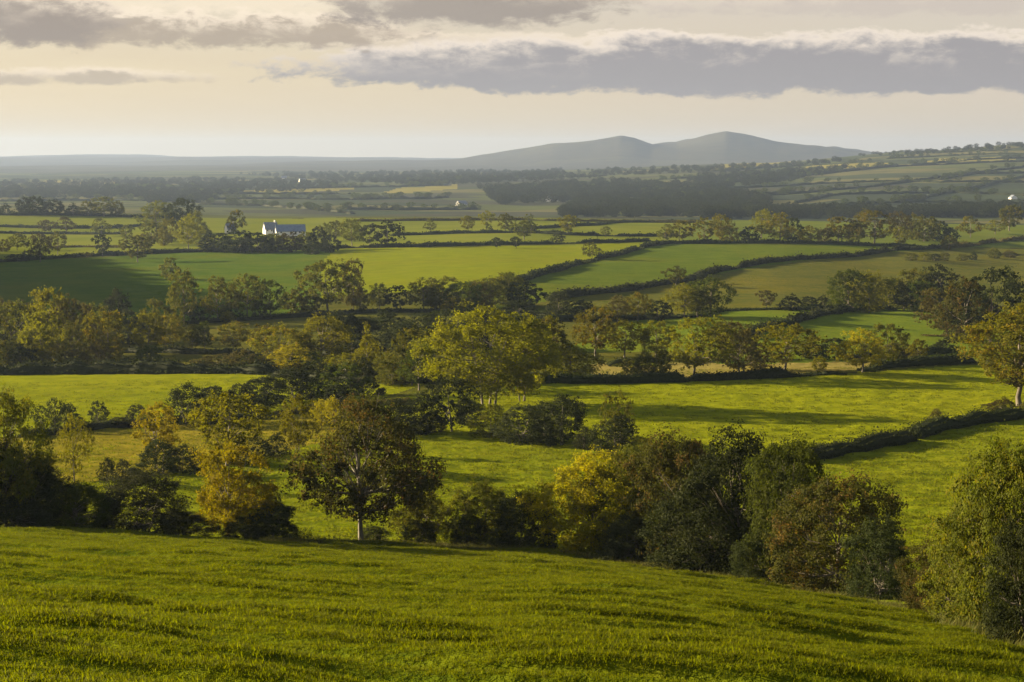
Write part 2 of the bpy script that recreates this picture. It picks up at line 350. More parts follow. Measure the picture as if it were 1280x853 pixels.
GM = {
    'fore': grass_mat('slope_grass', (0.050, 0.070, 0.004), (0.095, 0.112, 0.005), straw_amt=0.45, bump=0.9, patch=3.0),
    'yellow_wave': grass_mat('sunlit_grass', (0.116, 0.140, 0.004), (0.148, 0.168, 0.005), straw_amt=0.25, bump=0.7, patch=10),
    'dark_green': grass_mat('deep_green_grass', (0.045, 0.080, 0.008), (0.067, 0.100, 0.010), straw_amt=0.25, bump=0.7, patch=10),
    'soft_green': grass_mat('soft_green_grass', (0.057, 0.086, 0.008), (0.079, 0.108, 0.010), straw_amt=0.3, bump=0.8, patch=9),
    'rough_brown': grass_mat('rough_pasture', (0.060, 0.074, 0.013), (0.095, 0.092, 0.016), straw_amt=0.5, bump=1.0, patch=6),
    'lush': grass_mat('lush_grass', (0.073, 0.110, 0.010), (0.107, 0.140, 0.012), straw_amt=0.25, bump=0.7, patch=8),
    'straw': grass_mat('straw_grass', (0.152, 0.13, 0.035), (0.209, 0.175, 0.05), straw_amt=0.4, bump=0.5, patch=8),
    'yellow_green': grass_mat('yellow_green_grass', (0.119, 0.140, 0.004), (0.172, 0.188, 0.005), straw_amt=0.2, bump=0.7, patch=6),
    'straw_green': grass_mat('tawny_grass', (0.119, 0.110, 0.010), (0.176, 0.150, 0.016), straw_amt=0.45, bump=0.9, patch=5),
    'wave': grass_mat('rippled_grass', (0.089, 0.114, 0.004), (0.143, 0.160, 0.006), straw_amt=0.2, bump=0.9, patch=5),
    'pale_lime': grass_mat('pale_lime_grass', (0.095, 0.115, 0.012), (0.129, 0.145, 0.016), straw_amt=0.2, bump=0.2, patch=60),
    'pale_green': grass_mat('pale_green_grass', (0.073, 0.100, 0.016), (0.103, 0.125, 0.018), straw_amt=0.2, bump=0.2, patch=60),
    'ground': grass_mat('rough_ground', (0.045, 0.055, 0.010), (0.080, 0.078, 0.014), straw_amt=0.25, bump=0.6, patch=7),
    'far': patch_mat('far_farmland', [(0.042, 0.055, 0.028), (0.072, 0.084, 0.028), (0.046, 0.058, 0.028), (0.105, 0.10, 0.038), (0.036, 0.046, 0.027), (0.075, 0.084, 0.032), (0.05, 0.052, 0.032)], 230, 150, 0.5, (0.028, 0.034, 0.02)),
    'far_sunlit': grass_mat('far_sunlit_tint', (0.15, 0.14, 0.03), (0.19, 0.17, 0.04), bump=0, patch=80),
    'mount': patch_mat('moorland', [(0.05, 0.05, 0.035), (0.06, 0.06, 0.038), (0.052, 0.05, 0.034)], 700, 500, 0.2, (0.035, 0.035, 0.028)),
}
def inpoly(x, y, poly):
    inside = np.zeros(x.shape, bool); n = len(poly); j = n - 1
    for i in range(n):
        xi, yi = poly[i]; xj, yj = poly[j]
        c = ((yi > y) != (yj > y)) & (x < (xj - xi) * (y - yi) / ((yj - yi) if yj != yi else 1e-9) + xi)
        inside ^= c; j = i
    return inside

def tus(X, Y): return fbm((0.95 * X - 0.3 * Y) / 4.2, (0.3 * X + 0.95 * Y) / 0.8, 50, 3)
def micro(X, Y):
    near = np.clip((130 - Y) / 20, 0, 1)
    a = near * (0.32 * tus(X, Y) + 0.40 * fbm((0.95 * X - 0.3 * Y) / 11.0, (0.3 * X + 0.95 * Y) / 2.6, 53, 2))
    mid = np.clip((Y - 110) / 15, 0, 1) * np.clip((420 - Y) / 150, 0, 1)
    # terracettes: little ripples that run across the slope
    rip = np.sin(Y / 1.15 + 2.6 * vnoise(X / 14, Y / 9, 61) * 3 + X * 0.12)
    b = mid * (0.10 * rip * (0.5 + vnoise(X / 12, Y / 12, 63)) + 0.22 * fbm(X / 2.6, Y / 1.6, 65, 3))
    return a + b
APEX = 45.0
us = np.concatenate([np.linspace(-0.95, -0.36, 40)[:-1], np.linspace(-0.36, 0.36, 400), np.linspace(0.36, 0.95, 40)[1:]])
rows = [-30, -20, -12, -6, -2, 2, 5, 7.5]
y_ = 9.0
while y_ < 15000:
    rows.append(y_); y_ += 0.20 if y_ < 30 else (0.32 if y_ < 125 else y_ * (0.0042 if y_ < 300 else (0.0065 if y_ < 2200 else 0.018)))
rows = np.array(rows); NR, NC = len(rows), len(us)
UU, RR = np.meshgrid(us, rows)
GX = UU * (RR + APEX * np.exp(-np.maximum(RR, 0) / 60.0) + 8)
GY = RR.copy()
GZ = H(GX, GY) + micro(GX, GY)
V = np.stack([GX, GY, GZ], -1).reshape(-1, 3)
idx = np.arange(NR * NC).reshape(NR, NC)
Q = np.stack([idx[:-1, :-1], idx[:-1, 1:], idx[1:, 1:], idx[1:, :-1]], -1).reshape(-1, 4)
C = V[Q].mean(1)
fx, fy = proj(C[:, 0], C[:, 1], C[:, 2])
owner = np.full(len(Q), -1)
fid = len(FIELDS)
far = C[:, 1] > 1330
owner[far] = fid + 1
owner[C[:, 1] > 6200] = fid + 2
FAR_FIELDS = [  # sunlit strips on the far land, their sunlight painted in as yellow
    (P(478, 241, 500, 235, 570, 231, 574, 236, 500, 242), 'field tinted sunlit yellow above the hazy valley wood'), (P(300, 239, 345, 236, 440, 233, 445, 237, 350, 242), 'long strip tinted sunlit yellow on the far plain'),
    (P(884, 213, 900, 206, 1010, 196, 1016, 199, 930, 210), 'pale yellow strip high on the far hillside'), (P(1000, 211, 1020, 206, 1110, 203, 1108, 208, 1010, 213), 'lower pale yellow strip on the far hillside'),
    (P(1150, 204, 1180, 198, 1270, 197, 1268, 201, 1180, 204), 'pale strip under the far hillside skyline'), (P(30, 229, 60, 226, 150, 226, 150, 230, 60, 231), 'faint sunlit-tinted strip on the hazy plain')]
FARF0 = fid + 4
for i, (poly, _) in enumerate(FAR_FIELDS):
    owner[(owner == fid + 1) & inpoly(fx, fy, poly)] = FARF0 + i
fore = C[:, 1] < edge_d(CX + F * C[:, 0] / np.maximum(C[:, 1], 12)) - 1.2
for i, (_, _, _, poly) in enumerate(FIELDS):
    s = (owner == -1) & (~fore) & (C[:, 1] > 60) & inpoly(fx, fy, poly)
    owner[s] = i
owner[(owner == -1) & fore] = fid
owner[owner == -1] = fid + 3
specs = [(n, GM[k], l, 'field') for n, k, l, _ in FIELDS]
specs += [('grass_slope', GM['fore'], 'steep tussocky green grass slope the viewer stands on', 'field'),
          ('far_farmland', GM['far'], 'hazy patchwork of far fields across the wide valley', 'farmland'),
          ('mountain', GM['mount'], 'hazy blue-grey twin-peaked mountain and plain on the horizon', 'mountain'),
          ('ground', GM['ground'], 'rough dark ground under the hedges and woods', 'ground')]
specs += [('far_field', GM['far_sunlit'], l, 'field') for _, l in FAR_FIELDS]
for i, (n, mt, l, cat) in enumerate(specs):
    fq = Q[owner == i]
    if not len(fq): print('EMPTY FIELD', i, l); continue
    uv, inv = np.unique(fq, return_inverse=True)
    o = link(n, mesh_np(n, V[uv], inv.reshape(-1, 4), [mt], True))
    tag(o, l, cat, kind='structure')

# ------------------------------------------------------------------ trees
def tube(pts, r0, r1, sides):
    pts = np.asarray(pts, float); n = len(pts)
    T = np.gradient(pts, axis=0); T /= np.linalg.norm(T, axis=1)[:, None] + 1e-9
    ref = np.where(np.abs(T[:, 2:3]) > 0.9, np.array([[1., 0, 0]]), np.array([[0, 0, 1.]]))
    A = np.cross(T, ref); A /= np.linalg.norm(A, axis=1)[:, None] + 1e-9; B = np.cross(T, A)
    th = np.linspace(0, 2 * np.pi, sides, endpoint=False)
    r = np.linspace(1, 0, n) ** 0.8 * (r0 - r1) + r1
    V = pts[:, None, :] + r[:, None, None] * (np.cos(th)[None, :, None] * A[:, None, :] + np.sin(th)[None, :, None] * B[:, None, :])
    ii = np.arange(n * sides).reshape(n, sides); nx = np.roll(ii, -1, 1)
    Fc = np.stack([ii[:-1], nx[:-1], nx[1:], ii[1:]], -1).reshape(-1, 4)
    return V.reshape(-1, 3), Fc
def join(parts):
    Vs, Fs, o = [], [], 0
    for v, f in parts: Vs.append(v); Fs.append(f + o); o += len(v)
    return np.concatenate(Vs), np.concatenate(Fs)
def leaves(rng, Pn, Nn, size, aspect=0.62, spread=0.5):
    n = len(Pn)
    N = Nn + rng.normal(0, spread, (n, 3)); N /= np.linalg.norm(N, axis=1)[:, None] + 1e-9
    A = rng.normal(0, 1, (n, 3)); A -= (A * N).sum(1)[:, None] * N; A /= np.linalg.norm(A, axis=1)[:, None] + 1e-9
    B = np.cross(N, A); s = size * rng.uniform(0.6, 1.35, n)[:, None]
    fold = N * s * 0.12
    V = np.stack([Pn - A * s * 0.5, Pn + B * s * aspect * 0.5 + fold, Pn + A * s * 0.5, Pn - B * s * aspect * 0.5 + fold], 1).reshape(-1, 3)
    return V, np.arange(n * 4).reshape(n, 4)
FORMS = {  # t0 crown start, widest, top power, lobes, lobe radius, thinness, trunk radius, stems
    'oak':     dict(t0=0.22, wide=0.46, p=2.4, lr=0.105, tr=0.022, dens=0.85),
    'tall':    dict(t0=0.10, wide=0.48, p=2.4, lr=0.105, tr=0.02, dens=0.95),
    'round':   dict(t0=0.02, wide=0.40, p=2.5, lr=0.125, tr=0.02, dens=1.15),
    'bush':    dict(t0=-0.03, wide=0.16, p=2.3, lr=0.125, tr=0.016, dens=1.15),
    'open':    dict(t0=0.12, wide=0.50, p=2.3, lr=0.11, tr=0.017, dens=0.95),
    'slender': dict(t0=0.10, wide=0.62, p=2.0, lr=0.12, tr=0.022, dens=0.6),
    'cone':    dict(t0=0.02, wide=0.20, p=1.35, lr=0.12, tr=0.026, dens=1.1),
    'pine':    dict(t0=0.18, wide=0.35, p=1.8, lr=0.12, tr=0.028, dens=1.0),
}
LOD = {'n': dict(lobes=60, spray=24, per=20, leaf=0.0215, sides=7), 'm': dict(lobes=44, spray=15, per=11, leaf=0.036, sides=5),
       'f': dict(lobes=32, spray=10, per=9, leaf=0.062, sides=4), 't': dict(lobes=16, spray=7, per=5, leaf=0.12, sides=3)}
def make_tree(form, lod, seed):
    fo, lo = FORMS[form], LOD[lod]; rng = np.random.default_rng(int(seed) * 7919 + 13)
    t0, wd, p, lr = fo['t0'], fo['wide'], fo['p'], fo['lr']
    ph = rng.uniform(0, 6.28, 4); am = rng.uniform(0.08, 0.22, 4)
    def Rad(s, th):
        k = np.where(s > wd, (s - wd) / (1 - wd), (wd - s) / wd)
        base = np.power(np.maximum(1 - np.power(np.abs(k), p), 0.0), 0.62 if form != 'cone' else 0.9)
        mod = 1 + am[0] * np.sin(th + ph[0]) + am[1] * np.sin(2 * th + ph[1] + 3 * s) + am[2] * np.sin(3 * th + ph[2] - 5 * s) + am[3] * np.sin(7 * s + ph[3])
        return 0.5 * base * mod
    cents = []
    for _ in range(lo['lobes']):
        best, bd = None, -1
        for _ in range(14):
            s = rng.uniform(0.03, 0.97); th = rng.uniform(0, 6.283); fr = rng.uniform(0.5 if form in ('bush', 'round', 'cone') else 0.2, 1) ** 0.5
            r = max(float(Rad(np.array(s), th)) - lr * 0.55, 0.0) * fr
            c = np.array([r * math.cos(th), r * math.sin(th), t0 + s * (1 - t0 - lr * 0.55)])
            d = min([np.linalg.norm((c - q) * (1, 1, 1)) for q in cents], default=9)
            if d > bd: bd, best = d, c
        cents.append(best)
    cents = np.array(cents)
    mid = np.array([0, 0, t0 + 0.4 * (1 - t0)])
    Ps, Ns = [], []
    for c in cents:
        rr = lr * rng.uniform(0.7, 1.3); ns = int(lo['spray'] * fo['dens'] * rng.uniform(0.75, 1.25)) + 1
        d = rng.normal(0, 1, (ns, 3)); d /= np.linalg.norm(d, axis=1)[:, None]
        out = c - mid; out /= np.linalg.norm(out) + 1e-6
        d = d + out * 0.45 + np.array([0, 0, 0.22]); d /= np.linalg.norm(d, axis=1)[:, None]
        q = c + d * rr * rng.uniform(0.55, 1.12, ns)[:, None] * np.array([1, 1, 0.8])
        far_ = rng.random(ns) < 0.16; q[far_] += d[far_] * rr * 0.5
        per = lo['per']
        pp = np.repeat(q, per, 0) + rng.normal(0, rr * 0.17, (ns * per, 3)) * np.array([1, 1, 0.75])
        nn = np.repeat(d, per, 0)
        Ps.append(pp); Ns.append(nn)
    Ps = np.concatenate(Ps); Ns = np.concatenate(Ns)
    keep = Ps[:, 2] > (0.01 if t0 < 0.1 else t0 * 0.7)
    crown = leaves(rng, Ps[keep], Ns[keep], lo['leaf'])
    # trunk with limbs
    tr = fo['tr']; sd = lo['sides']; parts = []
    nst = {'open': 3, 'bush': 3, 'round': 1}.get(form, 1)
    top = t0 + (1 - t0) * 0.62
    stems = []
    for k in range(nst):
        lean = rng.normal(0, 0.03 if nst == 1 else 0.13, 2); b0 = rng.normal(0, 0.012 * nst, 2) * (nst > 1)
        zz = np.linspace(-0.04, top, 7)
        xy = b0 + np.outer(np.clip(zz, 0, 1) / top, lean) + rng.normal(0, 0.008, (7, 2)) * (zz > 0.05)[:, None]
        pts = np.column_stack([xy, zz]); stems.append(pts)
        parts.append(tube(pts, tr * (1 if nst == 1 else 0.72), tr * 0.25, sd))
        if lod in 'nm':
            fl = tube(pts[:2], tr * 1.3 * (1 if nst == 1 else 0.6), tr * (0.9 if nst == 1 else 0.5), sd); parts.append(fl)
    if lod in 'nmf':
        nl = {'n': 30, 'm': 16, 'f': 8}[lod]
        for c in cents[rng.permutation(len(cents))[:nl]]:
            st = stems[rng.integers(nst)]
            k = int(np.clip(np.searchsorted(st[:, 2], c[2] * rng.uniform(0.30, 0.65)), 2, 5))
            a = st[k]; m_ = (a + c) / 2 + np.array([0, 0, -0.02]) + rng.normal(0, 0.015, 3)
            parts.append(tube(np.array([a, (a + m_) / 2 + (0, 0, .004), m_, c]), tr * 0.44, tr * 0.08, max(sd - 2, 3)))
            if lod == 'n':
                for _ in range(2):
                    e = c + rng.normal(0, lr * 0.6, 3)
                    parts.append(tube(np.array([m_, (m_ + e) / 2, e]), tr * 0.14, tr * 0.04, 3))
    return crown, join(parts)
CACHE = {}
NVAR = {'n': 2, 'm': 3, 'f': 3, 't': 3}
def tree_meshes(form, lod, var, merged=False):
    key = (form, lod, var, merged)
    if key not in CACHE:
        cr, tk = make_tree(form, lod, hash2(np.array([ord(form[0]) + len(form)]), np.array([ord(lod)]), var)[0] * 9999 // 1 + var)
        cr = (cr[0], cr[1]); 
        if lod in 'nmf' and not merged:
            CACHE[key] = (mesh_np(f'{form}_crown', *cr, [LEAF['green']]), mesh_np(f'{form}_trunk', *tk, [BARK], True))
        else:
            V_, F_ = join([cr, tk]); mi = np.r_[np.zeros(len(cr[1])), np.ones(len(tk[1]))]
            CACHE[key] = (mesh_np(f'{form}_tree', V_, F_, [LEAF['green'], BARK], False, mi), None)
    return CACHE[key]
NAMES = {'oak': 'oak_tree', 'tall': 'tall_tree', 'round': 'round_tree', 'bush': 'bush', 'open': 'airy_tree', 'slender': 'slender_tree', 'cone': 'conical_tree', 'pine': 'pine_tree'}
NOUN = {'oak': 'broad tree', 'tall': 'tall tree', 'round': 'leafy tree', 'bush': 'bush', 'open': 'airy tree', 'slender': 'slender tree', 'cone': 'conical tree', 'pine': 'pine'}
prng = random.Random(4)
TREES = []
def tree(x, yb, yt, wpx, form, colour, where, label=None, dist=None, bark=None):
    if dist:
        Y = dist; X = (x - CX) / F * Y * 1.0
        # column of the picture at that distance and height
        for _ in range(3):
            Z = float(H(np.array([X]), np.array([Y]))[0]); d = Y * math.cos(PITCH) - Z * math.sin(PITCH); X = (x - CX) / F * d
    else:
        X, Y, Z = ground_at(x, yb)
    d = Y * math.cos(PITCH) - Z * math.sin(PITCH)
    top = row_z(x, yt, Y); hgt = max(top - Z, 0.8); wid = wpx / F * d
    hpx = hgt / d * F
    lod = 'n' if d < 135 or hpx > 105 else ('m' if hpx > 34 or d < 230 else ('f' if hpx > 9 else 't'))
    var = prng.randrange(NVAR[lod]); cm, tm = tree_meshes(form, lod, var)
    rz = prng.uniform(0, 6.28); sx = wid / 0.98 * prng.uniform(0.96, 1.04); mir = prng.choice((-1, 1))
    noun = 'bush' if form == 'bush' else 'tree'
    lab = label or f'{COLOUR_WORD[colour]} {NOUN[form]} {where}'
    if tm is not None:
        root = bpy.data.objects.new(NAMES[form], None); COL.objects.link(root); root.empty_display_size = 0.5
        c = link('foliage' if form == 'bush' else 'crown', cm, root); t = link('stem' if form == 'bush' else 'trunk', tm, root)
        t.material_slots[0].link = 'OBJECT'; t.material_slots[0].material = bark or BARK
        for q in (c, t): q.scale = (mir, 1, 1)
    else:
        root = link(NAMES[form], cm); c = root
    c.material_slots[0].link = 'OBJECT'; c.material_slots[0].material = LEAF[colour]
    root.location = (X, Y, Z); root.rotation_euler = (0, 0, rz)
    root.scale = (sx, sx * prng.uniform(0.9, 1.1), hgt / 1.0)
    tag(root, lab, noun, group=where.replace('in the ', '').replace('along the ', ''))
    TREES.append(root)

W = 'in the hedge at the foot of the grass slope'
dn = lambda x, k=3.0: float(edge_d(x)) + k
for a in [
    (8, 0, 486, 112, 'tall', 'olive', 'tall olive tree with yellow tips at the end of the slope hedge', 4),
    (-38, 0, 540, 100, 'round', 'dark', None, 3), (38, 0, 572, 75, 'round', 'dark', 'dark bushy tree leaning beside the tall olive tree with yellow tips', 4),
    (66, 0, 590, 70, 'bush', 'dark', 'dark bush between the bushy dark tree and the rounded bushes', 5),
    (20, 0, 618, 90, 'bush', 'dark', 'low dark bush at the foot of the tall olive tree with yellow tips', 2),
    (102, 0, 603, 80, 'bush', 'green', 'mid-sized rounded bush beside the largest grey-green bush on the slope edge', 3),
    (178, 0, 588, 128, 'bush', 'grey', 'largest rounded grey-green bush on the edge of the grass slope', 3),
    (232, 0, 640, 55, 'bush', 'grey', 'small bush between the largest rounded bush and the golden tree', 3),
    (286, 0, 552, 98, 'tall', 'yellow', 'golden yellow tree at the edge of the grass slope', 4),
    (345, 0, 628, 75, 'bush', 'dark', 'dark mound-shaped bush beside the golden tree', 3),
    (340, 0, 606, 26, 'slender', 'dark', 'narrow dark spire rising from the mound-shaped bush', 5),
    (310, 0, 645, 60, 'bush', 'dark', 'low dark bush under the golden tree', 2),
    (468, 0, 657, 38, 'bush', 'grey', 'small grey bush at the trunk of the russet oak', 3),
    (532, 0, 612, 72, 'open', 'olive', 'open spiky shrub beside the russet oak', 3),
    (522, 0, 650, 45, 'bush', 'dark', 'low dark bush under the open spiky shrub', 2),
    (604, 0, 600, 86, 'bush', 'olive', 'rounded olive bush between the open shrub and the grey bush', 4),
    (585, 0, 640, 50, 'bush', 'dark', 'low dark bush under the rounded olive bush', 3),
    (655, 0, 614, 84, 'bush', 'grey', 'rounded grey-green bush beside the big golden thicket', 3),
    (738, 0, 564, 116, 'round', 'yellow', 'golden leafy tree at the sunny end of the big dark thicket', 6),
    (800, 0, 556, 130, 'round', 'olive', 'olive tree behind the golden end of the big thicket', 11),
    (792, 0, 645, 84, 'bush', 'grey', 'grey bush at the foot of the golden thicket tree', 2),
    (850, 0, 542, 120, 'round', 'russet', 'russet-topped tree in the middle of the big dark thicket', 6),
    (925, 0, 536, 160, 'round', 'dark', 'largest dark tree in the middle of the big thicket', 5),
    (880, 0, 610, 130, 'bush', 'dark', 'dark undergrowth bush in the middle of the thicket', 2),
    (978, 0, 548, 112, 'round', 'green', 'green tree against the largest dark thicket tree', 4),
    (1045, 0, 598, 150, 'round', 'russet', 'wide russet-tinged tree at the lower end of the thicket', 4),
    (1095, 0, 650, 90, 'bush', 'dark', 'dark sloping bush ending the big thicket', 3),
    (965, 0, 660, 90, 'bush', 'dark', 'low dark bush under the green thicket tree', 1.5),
    (1178, 0, 672, 95, 'bush', 'russet', 'russet bush leaning from the big bush at the slope corner', 3),
    (1215, 0, 622, 130, 'round', 'olive', 'big olive bush at the lower corner of the grass slope', 2),
    (1262, 0, 552, 120, 'round', 'olive', 'tall olive tree rising behind the corner bush', 6),
    (1290, 0, 640, 120, 'bush', 'dark', 'dark bush in front of the tall corner tree', 1),
]:
    tree(a[0], a[1], a[2], a[3], a[4], a[5], W, a[6], dist=dn(a[0], a[7]))
tree(452, 0, 499, 158, 'oak', 'russet', W, 'russet oak with pale trunk standing alone in the slope hedge', dist=dn(440, 1.5), bark=BARK_PALE)

ORD = ['first', 'second', 'third', 'fourth', 'fifth', 'sixth', 'seventh', 'eighth', 'ninth', 'tenth', 'eleventh', 'twelfth', 'thirteenth', 'fourteenth', 'fifteenth']
def batch(where, ref, side, items):
    """a row of trees; look-alikes are told apart by counting them off from a landmark at one end of the row"""
    kinds = {}
    for it in items:
        if len(it) == 6: kinds.setdefault((it[4], it[5]), []).append(it)
    for it in items:
        if len(it) > 6: tree(*it[:6], where, it[6]); continue
        same = sorted(kinds[(it[4], it[5])], key=lambda q: q[0] * side); base = f'{COLOUR_WORD[it[5]]} {NOUN[it[4]]}'
        tree(*it[:6], where, f'{base} {where}' if len(same) == 1 else f'{ORD[same.index(it)]} {base} from {ref}, {where}')
batch('in the low shrub row', 'the tall tip-lit tree', 1, [
    (52, 540, 507, 20, 'slender', 'dark'), (69, 540, 497, 22, 'slender', 'dark'), (86, 538, 503, 30, 'bush', 'dark'), (122, 532, 500, 24, 'round', 'dark'),
    (172, 534, 504, 32, 'bush', 'grey'), (232, 531, 480, 54, 'bush', 'dark'), (270, 527, 482, 54, 'round', 'dark'), (302, 520, 478, 48, 'bush', 'dark'),
    (150, 534, 522, 34, 'bush', 'russet'), (105, 538, 526, 30, 'bush', 'grey')])
batch('in the thicket under the long hedge', 'the shrub row', 1, [
    (335, 508, 470, 54, 'round', 'dark'), (366, 502, 460, 58, 'bush', 'dark'), (400, 500, 452, 52, 'round', 'dark'), (432, 500, 452, 62, 'round', 'green'),
    (452, 496, 448, 44, 'bush', 'dark'), (420, 512, 480, 40, 'bush', 'dark'), (318, 515, 490, 40, 'bush', 'dark')])
batch('in the sapling hedge', 'the slope-end tree', 1, [
    (283, 582, 489, 96, 'oak', 'lime', 'big leafy yellow-green tree in the sapling hedge'), (193, 572, 503, 54, 'open', 'yellow', 'small golden open-branched tree in the sapling hedge'),
    (200, 592, 551, 56, 'bush', 'dark'), (228, 590, 556, 44, 'bush', 'dark'), (345, 570, 540, 30, 'bush', 'dark'), (372, 564, 493, 44, 'open', 'lime'),
    (322, 572, 546, 34, 'bush', 'dark'), (155, 600, 573, 24, 'bush', 'grey'), (134, 602, 572, 22, 'bush', 'dark'), (93, 602, 518, 36, 'slender', 'lime', 'thin ragged sapling in the sapling hedge'),
    (402, 536, 500, 26, 'open', 'yellow'), (418, 538, 497, 30, 'tall', 'yellow'), (446, 525, 494, 26, 'bush', 'green'), (462, 540, 503, 34, 'bush', 'russet'),
    (490, 545, 497, 60, 'bush', 'dark'), (518, 542, 498, 50, 'bush', 'dark'), (540, 540, 515, 36, 'bush', 'russet'), (565, 540, 470, 62, 'tall', 'dark', 'dense dark tree beside the tallest two-stemmed tree'),
    (585, 530, 500, 40, 'bush', 'dark'), (618, 546, 503, 52, 'bush', 'olive'), (655, 552, 504, 66, 'bush', 'grey'), (702, 556, 494, 68, 'bush', 'dark'), (680, 552, 503, 50, 'bush', 'dark'),
    (730, 562, 533, 24, 'bush', 'grey'), (770, 570, 520, 66, 'bush', 'dark'), (768, 566, 487, 36, 'slender', 'olive', 'spiky shrub rising above the dark bush beyond the thicket'), (800, 570, 545, 36, 'bush', 'olive'), (250, 588, 566, 30, 'bush', 'dark'), (300, 580, 560, 36, 'bush', 'dark')])
tree(610, 506, 383, 138, 'open', 'lime', 'beside the broad sunlit field', 'tallest yellow-olive tree with several pale stems in the middle of the valley', bark=BARK_PALE)
tree(652, 502, 398, 84, 'open', 'lime', 'beside the broad sunlit field', 'second stem tree leaning out from the tallest olive tree', bark=BARK_PALE)
batch('along the broad sunlit field', 'the huge bank oak', -1, [
    (515, 482, 408, 58, 'tall', 'olive'), (524, 488, 431, 56, 'oak', 'green'), (460, 474, 404, 38, 'cone', 'lime', 'pale pointed tree in front of the dark wood'), (490, 482, 444, 50, 'round', 'olive'),
    (432, 474, 440, 52, 'round', 'lime'), (712, 472, 428, 66, 'cone', 'lime', 'pointed yellow-green tree beside the tallest olive tree'), (690, 470, 396, 62, 'tall', 'olive'), (668, 470, 398, 50, 'tall', 'orange'),
    (745, 446, 383, 58, 'oak', 'orange', 'orange-topped tree behind the pointed yellow-green tree'), (780, 448, 399, 52, 'oak', 'lime'), (820, 446, 401, 52, 'oak', 'lime'), (806, 476, 446, 50, 'oak', 'olive'), (818, 474, 432, 40, 'tall', 'olive'),
    (868, 473, 396, 80, 'oak', 'lime', 'broad yellow-green tree with a bare trunk behind the broad sunlit field'), (924, 472, 411, 60, 'oak', 'brown', 'round brown oak beside the broad yellow-green tree'),
    (980, 464, 403, 72, 'oak', 'lime'), (912, 448, 399, 52, 'round', 'brown'), (1015, 448, 427, 34, 'bush', 'dark'), (1045, 450, 421, 40, 'bush', 'dark'), (950, 462, 430, 36, 'round', 'brown'),
    (1078, 466, 412, 64, 'oak', 'yellow', 'orange-yellow tree in the hedge below the sloping green field'), (1106, 458, 402, 50, 'tall', 'olive'), (1148, 452, 424, 26, 'open', 'lime'), (1122, 448, 428, 46, 'bush', 'brown'), (1184, 440, 422, 28, 'bush', 'dark'),
    (790, 470, 452, 30, 'bush', 'olive'), (1025, 462, 444, 24, 'bush', 'lime')])
batch('beside the sloping green field', 'the brown oak', 1, [
    (1182, 421, 361, 80, 'oak', 'brown', 'brown oak with spreading branches on the sloping green field'), (1205, 428, 345, 60, 'round', 'russet'), (1238, 430, 335, 84, 'oak', 'dark', 'tall dark tree behind the brown spreading oak'), (1215, 425, 372, 60, 'round', 'dark')])
tree(1275, 508, 378, 150, 'oak', 'orange', 'beside the broad sunlit field', 'huge orange-tinged oak on the bank at the end of the broad field')
batch('on the bank below the huge oak', 'the huge oak', -1, [(1252, 515, 498, 30, 'bush', 'brown'), (1238, 512, 504, 22, 'bush', 'brown'), (1170, 534, 510, 20, 'bush', 'brown'), (1290, 520, 500, 30, 'bush', 'brown')])
batch('in the round clump', 'the stone-banked hedge', 1, [
    (1062, 390, 335, 44, 'round', 'green'), (1086, 391, 338, 52, 'round', 'lime'), (1112, 388, 346, 48, 'round', 'green'), (1140, 388, 334, 52, 'round', 'olive'), (1174, 388, 331, 54, 'oak', 'dark'), (1150, 390, 350, 40, 'round', 'green'), (1130, 389, 352, 36, 'oak', 'dark')])
batch('in the mixed autumn wood', 'the small orchard', -1, [
    (18, 450, 374, 64, 'round', 'olive'), (62, 448, 356, 62, 'tall', 'lime'), (54, 462, 385, 58, 'tall', 'lime'), (88, 446, 368, 46, 'round', 'brown'), (100, 458, 402, 44, 'oak', 'olive'), (148, 412, 362, 32, 'pine', 'dark', 'dark layered pine at the edge of the shaded field'),
    (134, 460, 386, 60, 'tall', 'orange', 'big tawny tree at the front of the mixed wood'), (118, 436, 377, 54, 'round', 'olive'), (184, 446, 388, 42, 'tall', 'lime'), (194, 425, 372, 48, 'round', 'olive'), (208, 440, 394, 38, 'oak', 'orange', 'small orange-topped tree at the edge of the mixed wood'),
    (68, 462, 430, 28, 'bush', 'yellow'), (96, 462, 436, 34, 'bush', 'brown'), (8, 464, 424, 46, 'round', 'olive'), (30, 464, 432, 44, 'bush', 'dark'), (188, 460, 430, 34, 'bush', 'green'), (160, 462, 447, 28, 'bush', 'dark'), (-20, 460, 390, 60, 'round', 'dark'),
    (40, 440, 378, 40, 'round', 'dark'), (75, 432, 372, 40, 'round', 'green'), (160, 430, 385, 40, 'round', 'grey'), (125, 464, 425, 40, 'bush', 'brown'), (30, 420, 375, 40, 'round', 'brown'), (0, 425, 372, 40, 'round', 'brown')])
batch('under the shaded field', 'the biggest spreading oak', -1, [
    (230, 408, 337, 44, 'oak', 'olive'), (272, 403, 346, 46, 'oak', 'olive'), (308, 400, 341, 46, 'oak', 'olive'), (338, 398, 349, 40, 'oak', 'green'), (366, 394, 361, 34, 'round', 'olive'),
    (411, 392, 324, 72, 'oak', 'olive', 'biggest spreading oak in the row below the shaded field'), (442, 388, 322, 36, 'tall', 'brown'), (213, 350, 320, 26, 'round', 'olive'), (250, 402, 375, 30, 'bush', 'grey'), (290, 400, 380, 26, 'bush', 'dark'), (325, 398, 378, 26, 'bush', 'dark'), (388, 393, 362, 30, 'round', 'olive')])
